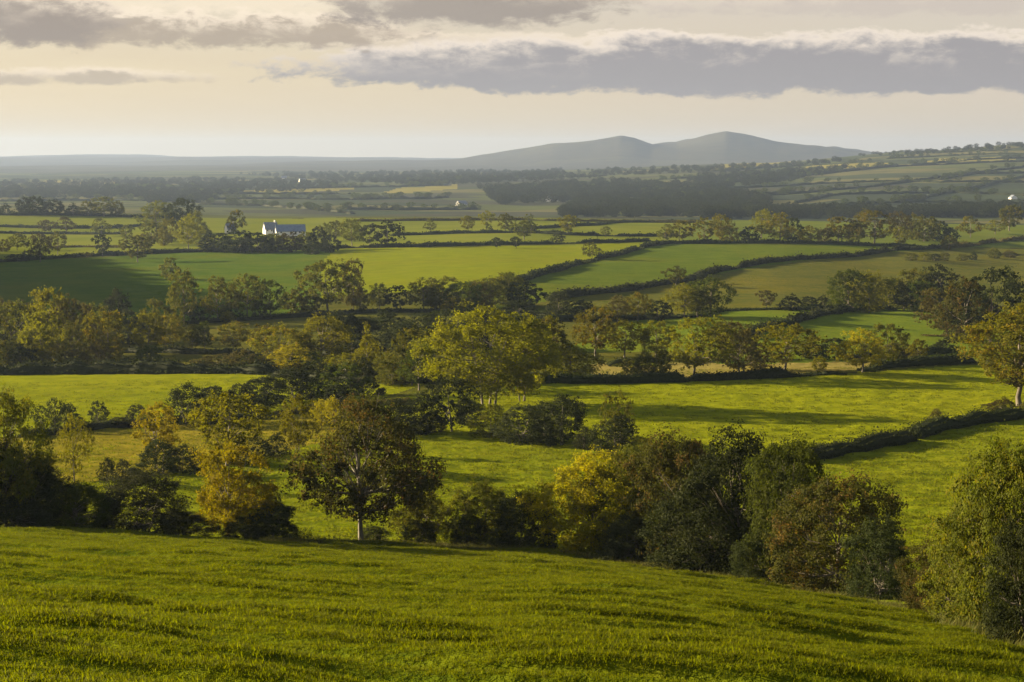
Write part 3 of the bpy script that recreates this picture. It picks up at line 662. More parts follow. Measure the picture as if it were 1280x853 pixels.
batch('in the small orchard', 'the mixed wood', 1, [
    (240, 440, 405, 30, 'oak', 'olive'), (256, 439, 402, 28, 'oak', 'green'), (292, 440, 402, 44, 'oak', 'orange'), (286, 404, 388, 22, 'bush', 'lime'), (325, 432, 405, 34, 'round', 'orange'),
    (350, 458, 404, 62, 'round', 'orange'), (402, 456, 391, 62, 'round', 'lime'), (362, 464, 430, 44, 'round', 'yellow'), (388, 462, 438, 44, 'round', 'green'), (302, 464, 437, 38, 'round', 'brown'), (272, 463, 442, 50, 'bush', 'brown'), (250, 463, 448, 30, 'bush', 'brown'), (328, 464, 446, 34, 'bush', 'brown')])
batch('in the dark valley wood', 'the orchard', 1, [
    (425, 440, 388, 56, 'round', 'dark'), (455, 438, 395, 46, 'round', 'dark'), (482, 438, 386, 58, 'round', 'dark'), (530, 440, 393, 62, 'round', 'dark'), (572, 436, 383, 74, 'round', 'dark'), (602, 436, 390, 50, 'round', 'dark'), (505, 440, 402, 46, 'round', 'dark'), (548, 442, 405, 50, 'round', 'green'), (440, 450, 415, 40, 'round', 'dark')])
batch('under the yellow-green field', 'the biggest spreading oak', 1, [
    (451, 387, 360, 26, 'round', 'olive'), (474, 390, 354, 30, 'oak', 'olive'), (500, 390, 357, 34, 'oak', 'dark'), (530, 390, 347, 42, 'oak', 'olive'), (558, 388, 344, 46, 'round', 'olive'), (582, 390, 351, 46, 'round', 'green'), (566, 392, 370, 26, 'round', 'orange'),
    (612, 384, 345, 46, 'round', 'olive'), (635, 382, 339, 50, 'round', 'olive'), (656, 384, 352, 42, 'round', 'dark'), (645, 398, 374, 48, 'bush', 'dark'), (545, 388, 355, 36, 'oak', 'olive'), (597, 386, 352, 36, 'round', 'brown')])
batch('below the brown pasture', 'the round clump', -1, [
    (697, 400, 364, 30, 'oak', 'grey'), (727, 400, 374, 38, 'bush', 'dark'), (772, 403, 369, 32, 'oak', 'brown'), (797, 402, 365, 34, 'oak', 'orange'), (823, 402, 375, 32, 'round', 'dark'),
    (855, 398, 354, 42, 'oak', 'lime'), (888, 396, 344, 46, 'round', 'green'), (872, 397, 360, 34, 'oak', 'olive'), (958, 386, 363, 26, 'oak', 'brown'), (988, 388, 368, 28, 'bush', 'dark'), (1012, 387, 370, 22, 'bush', 'dark'), (1028, 386, 369, 20, 'bush', 'dark')])
batch('on the yellow-green field hedges', 'the lone hedge oak', -1, [
    (740, 325, 303, 22, 'oak', 'olive', 'lone dark oak on the hedge of the sunlit yellow-green field'), (845, 357, 333, 24, 'oak', 'olive', 'lone small oak on the hedge above the brown pasture'), (877, 354, 342, 13, 'bush', 'dark'), (621, 311, 297, 16, 'oak', 'dark'), (645, 311, 296, 16, 'oak', 'dark')])
batch('in the oak clump', 'the farm', 1, [
    (440, 308, 273, 30, 'oak', 'olive'), (462, 309, 281, 26, 'oak', 'green'), (484, 309, 277, 40, 'oak', 'dark'), (420, 300, 276, 24, 'oak', 'olive'), (405, 302, 278, 18, 'round', 'olive'), (512, 309, 301, 14, 'bush', 'dark'), (535, 309, 302, 14, 'bush', 'dark')])
batch('along the narrow sunlit field', 'the farm oak clump', 1, [
    (538, 291, 274, 15, 'oak', 'olive'), (585, 290, 270, 21, 'oak', 'lime'), (608, 286, 264, 19, 'oak', 'lime'), (632, 291, 267, 20, 'oak', 'olive'), (655, 300, 276, 26, 'oak', 'olive'), (664, 293, 276, 14, 'oak', 'dark'), (710, 294, 269, 26, 'oak', 'lime'), (757, 297, 283, 15, 'oak', 'olive'), (697, 303, 292, 16, 'bush', 'dark'), (661, 276, 267, 12, 'round', 'olive'), (612, 291, 280, 9, 'slender', 'dark')])
batch('in the autumn oak row', 'the narrow field', 1, [
    (832, 304, 280, 20, 'oak', 'olive'), (849, 304, 275, 30, 'oak', 'orange'), (880, 304, 273, 32, 'oak', 'orange'), (900, 303, 267, 28, 'oak', 'orange'), (912, 303, 280, 26, 'round', 'orange'), (935, 304, 282, 24, 'round', 'dark'), (952, 298, 262, 30, 'oak', 'lime'),
    (975, 304, 266, 42, 'oak', 'orange'), (1012, 304, 282, 26, 'round', 'lime'), (1048, 305, 271, 40, 'oak', 'orange'), (1093, 306, 263, 54, 'oak', 'orange'), (1126, 309, 284, 28, 'oak', 'lime'), (1124, 302, 264, 30, 'oak', 'brown'), (1155, 302, 269, 36, 'round', 'olive'), (1172, 302, 275, 24, 'round', 'dark'),
    (1186, 313, 294, 17, 'round', 'olive'), (1213, 297, 270, 28, 'oak', 'orange'), (1244, 293, 275, 24, 'oak', 'lime'), (1262, 289, 257, 34, 'oak', 'olive'), (1188, 302, 284, 20, 'bush', 'dark'), (990, 303, 270, 22, 'round', 'dark'), (1070, 304, 278, 24, 'round', 'olive'), (1030, 304, 284, 20, 'bush', 'brown'), (1140, 300, 266, 26, 'round', 'olive')])
batch('in the broken pasture hedge', 'the long curving hedge', 1, [
    (1139, 326, 316, 15, 'bush', 'olive'), (1155, 326, 315, 17, 'bush', 'lime'), (1168, 326, 317, 16, 'bush', 'dark'), (1181, 326, 315, 14, 'bush', 'olive'), (1203, 326, 317, 13, 'bush', 'olive'), (1217, 325, 315, 11, 'bush', 'dark'), (1243, 323, 310, 17, 'bush', 'olive'), (1262, 322, 313, 18, 'bush', 'brown')])
batch('on the striped fields', 'the farm clump', -1, [
    (58, 292, 275, 18, 'oak', 'brown'), (83, 292, 271, 25, 'oak', 'brown'), (127, 296, 272, 22, 'oak', 'olive'), (22, 313, 292, 24, 'oak', 'olive'), (50, 328, 291, 28, 'oak', 'brown'), (72, 319, 290, 22, 'oak', 'olive'), (128, 322, 293, 22, 'oak', 'dark'), (158, 303, 281, 22, 'oak', 'olive'), (145, 320, 314, 16, 'bush', 'dark'), (108, 322, 315, 14, 'bush', 'brown'), (22, 327, 317, 24, 'bush', 'dark'), (4, 315, 298, 18, 'round', 'brown'), (35, 325, 312, 16, 'bush', 'brown'), (148, 286, 280, 14, 'bush', 'dark')])
batch('in the striped-field clump', 'the farm', -1, [
    (196, 292, 251, 46, 'oak', 'olive'), (228, 292, 247, 42, 'oak', 'dark'), (236, 313, 268, 34, 'oak', 'lime'), (214, 302, 272, 28, 'round', 'lime'), (190, 306, 278, 26, 'oak', 'olive'), (172, 328, 295, 38, 'oak', 'olive'), (205, 308, 285, 22, 'round', 'lime'), (246, 300, 262, 24, 'round', 'olive'), (180, 312, 292, 26, 'round', 'brown')])
batch('sheltering the farm', 'the cottage', 1, [
    (295, 292, 262, 24, 'oak', 'orange'), (275, 315, 290, 40, 'round', 'dark'), (300, 316, 286, 44, 'round', 'dark'), (322, 316, 289, 34, 'round', 'dark'), (345, 315, 291, 28, 'round', 'olive'), (364, 315, 290, 32, 'round', 'brown'), (380, 314, 289, 26, 'round', 'olive'), (398, 313, 283, 24, 'round', 'dark'), (412, 316, 292, 24, 'round', 'dark'), (256, 300, 282, 20, 'round', 'olive'), (390, 318, 303, 24, 'bush', 'dark'), (258, 315, 296, 26, 'round', 'olive'), (333, 316, 292, 24, 'bush', 'olive')])
batch('on the striped-field skyline', 'the farm', -1, [
    (30, 269, 246, 24, 'round', 'dark'), (46, 269, 244, 30, 'round', 'dark'), (70, 269, 249, 24, 'round', 'dark'), (92, 270, 254, 16, 'bush', 'dark'), (110, 270, 250, 24, 'round', 'olive'), (130, 271, 246, 32, 'oak', 'olive'), (148, 271, 251, 18, 'round', 'olive'), (8, 269, 254, 16, 'bush', 'dark')])

# ------------------------------------------------------------------ hedges
HEDGE_MATS = {'dark': LEAF['dark'], 'grey': LEAF['grey'], 'brown': LEAF['brown'], 'olive': LEAF['olive']}
DEBUG = False
def hedge(pts, hm, wm, label, colour='dark', name='hedge', group='field hedges', seed=0):
    g = [ground_at(*p) for p in pts]
    g = np.array(g)[:, :2]
    if name == 'hedge' and len(g) > 3:                     # no sudden jumps in distance along one hedge
        ly = np.log(g[:, 1]); ly[1:-1] = 0.25 * ly[:-2] + 0.5 * ly[1:-1] + 0.25 * ly[2:]
        g = np.column_stack([g[:, 0] / g[:, 1] * np.exp(ly), np.exp(ly)])
    if DEBUG: print('HEDGE', label[:40], [round(q) for q in g[:, 1]], [round(q) for q in g[:, 0]])
    seg = np.r_[0, np.cumsum(np.linalg.norm(np.diff(g, axis=0), axis=1))]
    L = seg[-1]; dmean = g[:, 1].mean()
    step = float(np.clip(dmean * 0.0016, 0.45, 6)); n = max(int(L / step), 6)
    s = np.linspace(0, L, n); x = np.interp(s, seg, g[:, 0]); y = np.interp(s, seg, g[:, 1])
    rng = np.random.default_rng(seed + int(pts[0][0] * 7 + pts[0][1]) % 9999)
    x = x + vnoise(s / 30, s * 0 + 3.1, 71) * min(2.5, L / 60); y = y + vnoise(s / 30, s * 0 + 8.1, 72) * min(2.5, L / 60)
    tx = np.gradient(x); ty = np.gradient(y); tl = np.hypot(tx, ty) + 1e-9; nx, ny = -ty / tl, tx / tl
    hh = hm * (1 + 0.5 * fbm(s / 9, s * 0 + seed, 73, 3)) * (1 - 0.0 * s); ww = wm * (1 + 0.5 * fbm(s / 7, s * 0 + seed + 5, 74, 3))
    hh = hh * (1 + 0.35 * vnoise(s / 3.2, s * 0 + seed, 76)); ww = ww * (1 + 0.3 * vnoise(s / 3.6, s * 0 + seed, 77))
    gapn = np.clip((vnoise(s / 24, s * 0 + seed, 75) + 0.47) / 0.12, 0.25, 1.0); hh = hh * gapn * np.clip(np.minimum(s, L - s) / (hm * 1.4) + 0.3, 0.3, 1)
    prof = np.array([(-0.5, -0.08), (-0.55, 0.35), (-0.42, 0.8), (-0.12, 1.0), (0.2, 0.97), (0.45, 0.75), (0.55, 0.3), (0.5, -0.08)])
    k = len(prof)
    z0 = H(x, y)
    jit = rng.normal(0, 0.03, (n, k, 3)); jit[:, [0, -1]] *= 0.2
    Vh = np.empty((n, k, 3))
    Vh[:, :, 0] = x[:, None] + nx[:, None] * ww[:, None] * (prof[None, :, 0] + jit[:, :, 0])
    Vh[:, :, 1] = y[:, None] + ny[:, None] * ww[:, None] * (prof[None, :, 0] + jit[:, :, 1])
    Vh[:, :, 2] = z0[:, None] + 0.88 * hh[:, None] * (prof[None, :, 1] + jit[:, :, 2])
    ii = np.arange(n * k).reshape(n, k)
    Fh = np.stack([ii[:-1, :-1], ii[1:, :-1], ii[1:, 1:], ii[:-1, 1:]], -1).reshape(-1, 4)
    caps = np.array([[ii[e, 0], ii[e, 2], ii[e, 5], ii[e, 7]] for e in (0, -1)])
    parts = [(Vh.reshape(-1, 3), np.concatenate([Fh, caps]))]
    lsz = float(np.clip(dmean * 0.0013, 0.2, 1.1))
    if dmean < 1500:
        nl = int(min(L * (hm * 1.6 + wm) / (lsz * lsz) * 1.7, 13000))
        i0 = rng.integers(0, n - 1, nl); f = rng.random(nl)[:, None]; j = rng.integers(1, k - 1, nl)
        a = Vh[i0, j] * (1 - f) + Vh[i0 + 1, j] * f
        cen = np.column_stack([x[i0], y[i0], z0[i0] + hh[i0] * 0.45]); d = a - cen; d /= np.linalg.norm(d, axis=1)[:, None] + 1e-9
        a = a + d * (rng.exponential(0.15, nl) - 0.03)[:, None] * hm
        parts.append(leaves(rng, a, d, lsz, spread=0.85))
    Vj, Fj = join(parts)
    o0 = np.array([x[n // 2], y[n // 2], z0[n // 2]])
    o = link(name, mesh_np(name, Vj - o0, Fj, [HEDGE_MATS[colour]], True), loc=o0)
    tag(o, label, 'hedge', group)
    return o
for i, (pts, hm, wm, lab, colr) in enumerate([
    (P(600, 364, 660, 349, 720, 332, 780, 317, 830, 305), 3.0, 3.5, 'diagonal dark hedge between the yellow-green field and the long pale green field', 'dark'),
    (P(690, 376, 745, 370, 800, 360, 870, 348, 900, 340, 960, 331, 1060, 319, 1120, 314, 1180, 310), 3.0, 3.4, 'long curving hedge between the pale green field and the brown pasture', 'dark'),
    (P(1180, 311, 1215, 307, 1250, 302, 1300, 298), 3.2, 4, 'hedge climbing away behind the broken bush row', 'brown'),
    (P(640, 402, 780, 403, 860, 396, 900, 390, 1040, 387, 1100, 387), 2.2, 3.0, 'low dark hedge along the foot of the brown pasture', 'dark'),
    (P(930, 425, 950, 416, 985, 405), 2.6, 3.0, 'short thick hedge between the two bright sloping fields', 'dark'),
    (P(987, 405, 1012, 399, 1036, 392), 2.8, 3.0, 'stone-banked hedge beyond the short thick hedge', 'grey'),
    (P(1042, 393, 1070, 387, 1108, 384), 2.4, 3.2, 'dark hedge running into the round tree clump', 'dark'),
    (P(820, 305, 930, 304, 1050, 306, 1150, 310), 2.6, 4.0, 'low hedge under the long row of autumn oaks', 'dark'),
    (P(440, 310, 500, 309, 560, 308, 680, 306, 760, 304, 815, 302), 2.6, 3.5, 'hedge along the top of the sunlit yellow-green field', 'dark'),
    (P(490, 295, 560, 292, 640, 291, 720, 295, 840, 296), 2.6, 4.0, 'dark hedge across the narrow sunlit field', 'dark'),
    (P(640, 288, 680, 286, 740, 282, 780, 278, 880, 277), 2.6, 4.0, 'thin hedge above the dark hedge of the narrow field', 'dark'),
    (P(440, 277, 560, 277, 700, 276, 880, 279), 2.6, 5.0, 'crest hedge where the narrow field meets the wooded valley', 'brown'),
    (P(-60, 330, 0, 327, 60, 325, 130, 320, 230, 313, 330, 315, 440, 310), 3.0, 4.0, 'long hedge between the shaded field and the farm trees', 'dark'),
    (P(-60, 282, 20, 284, 60, 286, 130, 287, 190, 282), 2.6, 4.0, 'upper hedge crossing the striped small fields', 'dark'),
    (P(-60, 291, 60, 293, 100, 293, 155, 293), 2.4, 4.0, 'middle hedge crossing the striped small fields', 'dark'),
    (P(60, 310, 100, 309, 160, 310), 1.8, 4.0, 'lowest short hedge crossing the striped small fields', 'brown'),
    (P(-60, 269, 60, 269, 110, 270, 170, 271, 240, 275), 3.0, 6.0, 'skyline hedge of the striped fields', 'dark'),
    (P(-40, 468, 60, 468, 130, 467, 230, 467, 345, 468), 3.2, 3.5, 'long trimmed dark hedge behind the flat sunlit field', 'dark'),
    (P(160, 441, 240, 443, 330, 444, 420, 446), 2.0, 2.6, 'low dark hedge below the small orchard', 'dark'),
    (P(215, 407, 290, 403, 380, 395, 460, 390, 600, 389, 690, 396), 1.8, 3.0, 'low hedge under the row of tall trees', 'dark'),
    (P(345, 470, 420, 474, 500, 482, 560, 480), 2.0, 3.0, 'low hedge behind the dark thicket', 'dark'),
    (P(560, 480, 640, 480, 720, 479, 800, 478, 860, 477), 2.6, 3.0, 'trimmed dark hedge beside the pointed yellow-green tree', 'dark'),
    (P(862, 477, 900, 475, 950, 473, 1000, 471, 1052, 467), 2.2, 3.0, 'dark hedge under the round brown oak', 'dark'),
    (P(1080, 464, 1130, 459, 1190, 455, 1215, 454), 2.2, 2.6, 'dark hedge along the upper edge of the broad sunlit field', 'dark'),
    (P(1060, 450, 1120, 446, 1190, 441), 1.8, 2.4, 'thin hedge below the sloping green field', 'dark'),
    (P(760, 457, 830, 455), 1.8, 2.4, 'short thin hedge behind the olive trees', 'dark'),
    (P(1155, 420, 1190, 421, 1225, 421), 1.0, 3.0, 'low brown bank under the brown spreading oak', 'brown'),
    (P(1005, 578, 1035, 570, 1080, 561, 1110, 557, 1140, 551), 2.2, 3.0, 'lower part of the dark hedge bank on the steep pasture', 'dark'),
    (P(1142, 549, 1170, 537, 1220, 530, 1300, 520), 2.0, 3.0, 'upper part of the dark hedge bank below the huge oak', 'dark'),
    (P(30, 548, 80, 542, 130, 535, 175, 532, 250, 528, 340, 522), 1.5, 2.2, 'low hedge linking the shrub row beside the tawny strip', 'grey'),
    (P(340, 522, 400, 512, 460, 506, 520, 505), 1.2, 2.0, 'low ragged hedge behind the saplings', 'brown'),
]):
    hedge(pts, hm * 0.72, wm * 0.72, lab, colr, seed=i)
# far hillside hedges
hp = lambda *a: [(800 + a[i] / 2.667, 150 + a[i + 1] / 2.667) for i in range(0, len(a), 2)]
FAR = [hp(250, 215, 420, 195, 560, 190, 760, 162, 870, 152, 1290, 140), hp(120, 238, 400, 228, 560, 208, 850, 207, 1000, 210, 1290, 210), hp(400, 254, 640, 238, 860, 207, 1010, 197, 1160, 167, 1290, 157),
       hp(520, 278, 640, 243, 1050, 243, 1290, 254), hp(870, 276, 1010, 247, 1170, 212, 1290, 188), hp(530, 184, 700, 168, 860, 152), hp(240, 172, 530, 154, 780, 143), hp(900, 152, 1100, 134, 1290, 128),
       hp(820, 114, 1000, 110, 1290, 102), hp(130, 262, 320, 255, 520, 240), hp(820, 130, 1000, 122, 1290, 115), hp(0, 250, 140, 240, 260, 218), hp(1000, 200, 1100, 182, 1290, 178), hp(640, 285, 800, 280, 960, 270, 1290, 282), hp(60, 200, 260, 190, 420, 180),
       P(440, 250, 520, 249, 560, 247), P(430, 262, 500, 263, 600, 262), P(250, 256, 330, 258, 440, 268), P(230, 250, 320, 249, 440, 250), P(180, 240, 300, 243, 440, 243), P(640, 236, 760, 236, 860, 234), P(500, 228, 640, 224, 760, 220), P(0, 252, 120, 251, 240, 252), P(0, 238, 140, 236, 260, 236), P(360, 236, 480, 234, 560, 232), P(860, 224, 960, 218, 1040, 212)]
for i, pts in enumerate(FAR):
    hedge(pts, 4.0, 6.0, 'thin dark hedge line across the hazy far hillside' if i < 15 else 'thin dark hedge line across the hazy valley floor', 'dark', group='far hedge lines on the hillside' if i < 15 else 'far hedge lines in the valley', seed=100 + i)

# ------------------------------------------------------------------ scattered stuff (geometry nodes on points)
def instancer(name, pts, rot, scl, proto_me, mats=None):
    me = bpy.data.meshes.new(name); n = len(pts)
    me.vertices.add(n); me.vertices.foreach_set('co', np.asarray(pts, np.float32).ravel())
    a = me.attributes.new('rot', 'FLOAT_VECTOR', 'POINT'); a.data.foreach_set('vector', np.asarray(rot, np.float32).ravel())
    b = me.attributes.new('scl', 'FLOAT_VECTOR', 'POINT'); b.data.foreach_set('vector', np.asarray(scl, np.float32).ravel())
    po = bpy.data.objects.new(name + '_piece', proto_me)
    o = link(name, me)
    g = bpy.data.node_groups.new(name, 'GeometryNodeTree')
    g.interface.new_socket('Geometry', in_out='INPUT', socket_type='NodeSocketGeometry'); g.interface.new_socket('Geometry', in_out='OUTPUT', socket_type='NodeSocketGeometry')
    gi = g.nodes.new('NodeGroupInput'); go = g.nodes.new('NodeGroupOutput')
    ip = g.nodes.new('GeometryNodeInstanceOnPoints'); ob = g.nodes.new('GeometryNodeObjectInfo'); ob.inputs[0].default_value = po
    ar = g.nodes.new('GeometryNodeInputNamedAttribute'); ar.data_type = 'FLOAT_VECTOR'; ar.inputs[0].default_value = 'rot'
    as_ = g.nodes.new('GeometryNodeInputNamedAttribute'); as_.data_type = 'FLOAT_VECTOR'; as_.inputs[0].default_value = 'scl'
    g.links.new(gi.outputs[0], ip.inputs['Points']); g.links.new(ob.outputs['Geometry'], ip.inputs['Instance'])
    g.links.new(ar.outputs[0], ip.inputs['Rotation']); g.links.new(as_.outputs[0], ip.inputs['Scale']); g.links.new(ip.outputs[0], go.inputs[0])
    md = o.modifiers.new('scatter', 'NODES'); md.node_group = g
    return o
def tuft_mesh(name, seed, nb, hgt, spread, width, mat):
    rng = np.random.default_rng(seed); Vs, Fs = [], []
    for i in range(nb):
        b = np.r_[rng.normal(0, spread, 2), -0.02]; th = rng.uniform(0, 6.28); l = rng.uniform(0.25, 1.0) * hgt * 0.8
        h_ = hgt * rng.uniform(0.5, 1.1); d = np.array([math.cos(th), math.sin(th), 0]); s = np.array([-d[1], d[0], 0]) * width * 0.5
        m_ = b + d * l * 0.35 + np.array([0, 0, h_ * 0.65]); t_ = b + d * l + np.array([0, 0, h_])
        k = len(Vs) * 6 // 6
        Vs += [b - s, b + s, m_ + s * 0.8, m_ - s * 0.8, t_ + s * 0.15, t_ - s * 0.15]
        o = i * 6; Fs += [[o, o + 1, o + 2, o + 3], [o + 3, o + 2, o + 4, o + 5]]
    return mesh_np(name, np.array(Vs), np.array(Fs), [mat])
def blade_mat(name, a, b, c, trans=0.5):
    m = leaf_mat(name, a, b, None, trans, 0.7)
    return m
GRASS = blade_mat('grass_blades', (0.046, 0.062, 0.004), (0.120, 0.124, 0.006), None)
DRYG = blade_mat('dry_grass_blades', (0.045, 0.055, 0.012), (0.095, 0.085, 0.022), None, 0.3)
rng = np.random.default_rng(77)
# grass on the slope: thick close by, sparser with distance
N = 620000
Yp = 11 + (118 - 11) * rng.random(N) ** 1.25
Xp = rng.uniform(-0.37, 0.37, N) * (Yp + 2)
okm = Yp < edge_d(CX + F * Xp / Yp) - 1.0
Xp, Yp = Xp[okm], Yp[okm]
clump = tus(Xp, Yp)
keep = rng.random(len(Xp)) < np.clip(0.55 + clump * 0.9, 0.15, 1)
Xp, Yp, clump = Xp[keep], Yp[keep], clump[keep]
Zp = H(Xp, Yp) + micro(Xp, Yp)
s = (0.75 + 0.9 * np.clip(clump + 0.3, 0, 1)) * rng.uniform(0.7, 1.3, len(Xp)) * (0.8 + Yp / 90.0)
half = rng.random(len(Xp)) < 0.5
rotv = np.column_stack([rng.normal(0, 0.12, len(Xp)), rng.normal(0, 0.12, len(Xp)), rng.uniform(0, 6.28, len(Xp))])
sclv = np.column_stack([s, s, s * rng.uniform(0.7, 1.2, len(Xp)) / (1 + Yp / 220)])
for k, (msk, lab) in enumerate(((half, 'short green grass tufts covering the steep slope'), (~half, 'taller yellow-green grass tufts among the short slope grass'))):
    o = instancer('grass', np.column_stack([Xp, Yp, Zp])[msk], rotv[msk], sclv[msk], tuft_mesh('tuft', 5 + k, 18, 0.034 + 0.014 * k, 0.05, 0.0065, GRASS))
    tag(o, lab, 'grass', kind='stuff')
# rough grass along the foot of the slope hedge
xs = rng.uniform(330, 1290, 5200); dd = edge_d(xs) + rng.normal(-0.3, 0.8, len(xs)); Xr = (xs - CX) / F * dd * 1.03
s = rng.uniform(0.6, 1.5, len(xs))
o = instancer('rough_grass', np.column_stack([Xr, dd, H(Xr, dd)]), np.column_stack([rng.normal(0, .2, len(xs)), rng.normal(0, .2, len(xs)), rng.uniform(0, 6.28, len(xs))]), np.column_stack([s, s, s]), tuft_mesh('rough_tuft', 9, 30, 0.18, 0.20, 0.022, DRYG))
tag(o, 'strip of rough brownish grass and weeds along the slope hedge', 'rough grass', kind='stuff')
# tussocks on the pastures behind
N = 60000
Ym = 118 + (300 - 118) * rng.random(N) ** 1.2; Xm = rng.uniform(-0.36, 0.36, N) * Ym
cl = fbm(Xm / 3.0, Ym / 1.6, 65, 3); kp = rng.random(N) < np.clip(0.35 + cl * 1.6, 0.02, 1); Xm, Ym = Xm[kp], Ym[kp]
s = rng.uniform(0.8, 1.8, len(Xm))
o = instancer('pasture_tussocks', np.column_stack([Xm, Ym, H(Xm, Ym) + micro(Xm, Ym)]), np.column_stack([0 * s, 0 * s, rng.uniform(0, 6.28, len(s))]), np.column_stack([s * 1.5, s * 1.5, s]), tuft_mesh('tussock', 11, 14, 0.11, 0.12, 0.03, GRASS))
tag(o, 'rough grass tussocks dotted over the pastures behind the slope hedge', 'grass', kind='stuff')
# far woods that read as one mass
def wood(name, polys, count, hgt, colour, label, lines=()):
    pts = []
    prn = np.random.default_rng(len(name) + count)
    for poly, share in polys:
        a = np.array(poly); n = int(count * share)
        xs_ = prn.uniform(a[:, 0].min(), a[:, 0].max(), n * 4); ys_ = prn.uniform(a[:, 1].min(), a[:, 1].max(), n * 4)
        ok = inpoly(xs_, ys_, poly); pts += list(zip(xs_[ok][:n], ys_[ok][:n]))
    g = np.array([ground_at(*p) for p in pts])
    s = prn.uniform(0.6, 1.25, len(g)) * hgt
    cm, _ = tree_meshes('round', 'f', 0, True)
    me = cm.copy(); me.materials.clear(); me.materials.append(LEAF[colour]); me.materials.append(BARK)
    o = instancer(name, g, np.column_stack([0 * s, 0 * s, prn.uniform(0, 6.28, len(s))]), np.column_stack([s * 1.15, s * 1.15, s]), me)
    tag(o, label, 'wood', kind='stuff')
kr = np.random.default_rng(21); nk = 700  # unseen trees on the invented knoll, put there to cast shade
ky = kr.uniform(500, 1010, nk); kx = -ky * kr.uniform(0.40, 0.60, nk); ks = kr.uniform(9, 15, nk)
cmk = tree_meshes('round', 'f', 1, True)[0].copy(); cmk.materials.clear(); cmk.materials.append(LEAF['olive']); cmk.materials.append(BARK)
tag(instancer('added_knoll_wood', np.column_stack([kx, ky, H(kx, ky)]), np.column_stack([0 * ks, 0 * ks, kr.uniform(0, 6.28, nk)]), np.column_stack([ks, ks, ks]), cmk), 'unseen olive wood on a knoll, added to shade the green field', 'wood', kind='stuff')
wood('valley_wood', [(P(680, 232, 760, 226, 900, 236, 960, 250, 960, 272, 700, 272, 720, 252), 0.55), (P(600, 236, 720, 230, 740, 252, 620, 256), 0.25), (P(880, 268, 1290, 262, 1290, 272, 880, 274), 0.2)], 1500, 11, 'dark', 'dark hazy wood filling the valley below the hillside')
wood('plain_wood', [(P(0, 228, 260, 224, 420, 228, 420, 236, 200, 248, 0, 248), 0.45), (P(300, 218, 640, 214, 760, 222, 540, 232, 420, 228), 0.35), (P(180, 246, 260, 244, 270, 254, 180, 254), 0.05), (P(860, 222, 960, 216, 1060, 210, 1000, 226, 860, 240), 0.15)], 1900, 10, 'dark', 'scattered hazy woods and hedge trees on the far plain')
hr = np.random.default_rng(91); hpts = []
for pl in FAR:
    a = np.array(pl)
    for _ in range(24):
        k = hr.integers(len(a) - 1); f = hr.random(); q = a[k] * (1 - f) + a[k + 1] * f; hpts.append(ground_at(q[0] + hr.normal(0, 2), q[1] + hr.normal(0, 0.7)))
hpts = np.array(hpts); hs_ = hr.uniform(5, 11, len(hpts))
cmh = tree_meshes('oak', 'f', 0, True)[0].copy(); cmh.materials.clear(); cmh.materials.append(LEAF['green']); cmh.materials.append(BARK)
tag(instancer('hedgerow_trees', hpts, np.column_stack([0 * hs_, 0 * hs_, hr.uniform(0, 6.28, len(hs_))]), np.column_stack([hs_ * 1.2, hs_ * 1.2, hs_]), cmh), 'tiny hazy trees strung along the far hedge lines', 'trees', kind='stuff')
wood('ridge_wood', [(P(700, 214, 780, 212, 860, 210, 960, 206, 1050, 200, 1050, 205, 900, 216, 760, 220), 0.5), (P(1060, 196, 1180, 186, 1290, 178, 1290, 184, 1180, 192), 0.3), (P(640, 218, 702, 211, 706, 217, 650, 222), 0.2)], 420, 9, 'dark', 'row of trees along the far hillside skyline')

# ------------------------------------------------------------------ farm and far houses
WHITE = plain_mat('white_render', (0.72, 0.70, 0.66), (0.82, 0.80, 0.76), 0.6)
SLATE = plain_mat('slate_roof', (0.10, 0.12, 0.15), (0.16, 0.18, 0.22), 0.8, 0.5)
STEEL = plain_mat('blue_sheet_roof', (0.09, 0.13, 0.20), (0.14, 0.19, 0.27), 0.5, 0.4)
DOORM = plain_mat('dark_door', (0.05, 0.045, 0.04), (0.08, 0.07, 0.06), 2)
PANE = plain_mat('window_glass', (0.03, 0.035, 0.04), (0.05, 0.055, 0.06), 1, 0.15)
def boxm(a, b):
    (x0, y0, z0), (x1, y1, z1) = a, b
    v = np.array([(x0, y0, z0), (x1, y0, z0), (x1, y1, z0), (x0, y1, z0), (x0, y0, z1), (x1, y0, z1), (x1, y1, z1), (x0, y1, z1)], float)
    return v, np.array([(0, 3, 2, 1), (4, 5, 6, 7), (0, 1, 5, 4), (1, 2, 6, 5), (2, 3, 7, 6), (3, 0, 4, 7)])
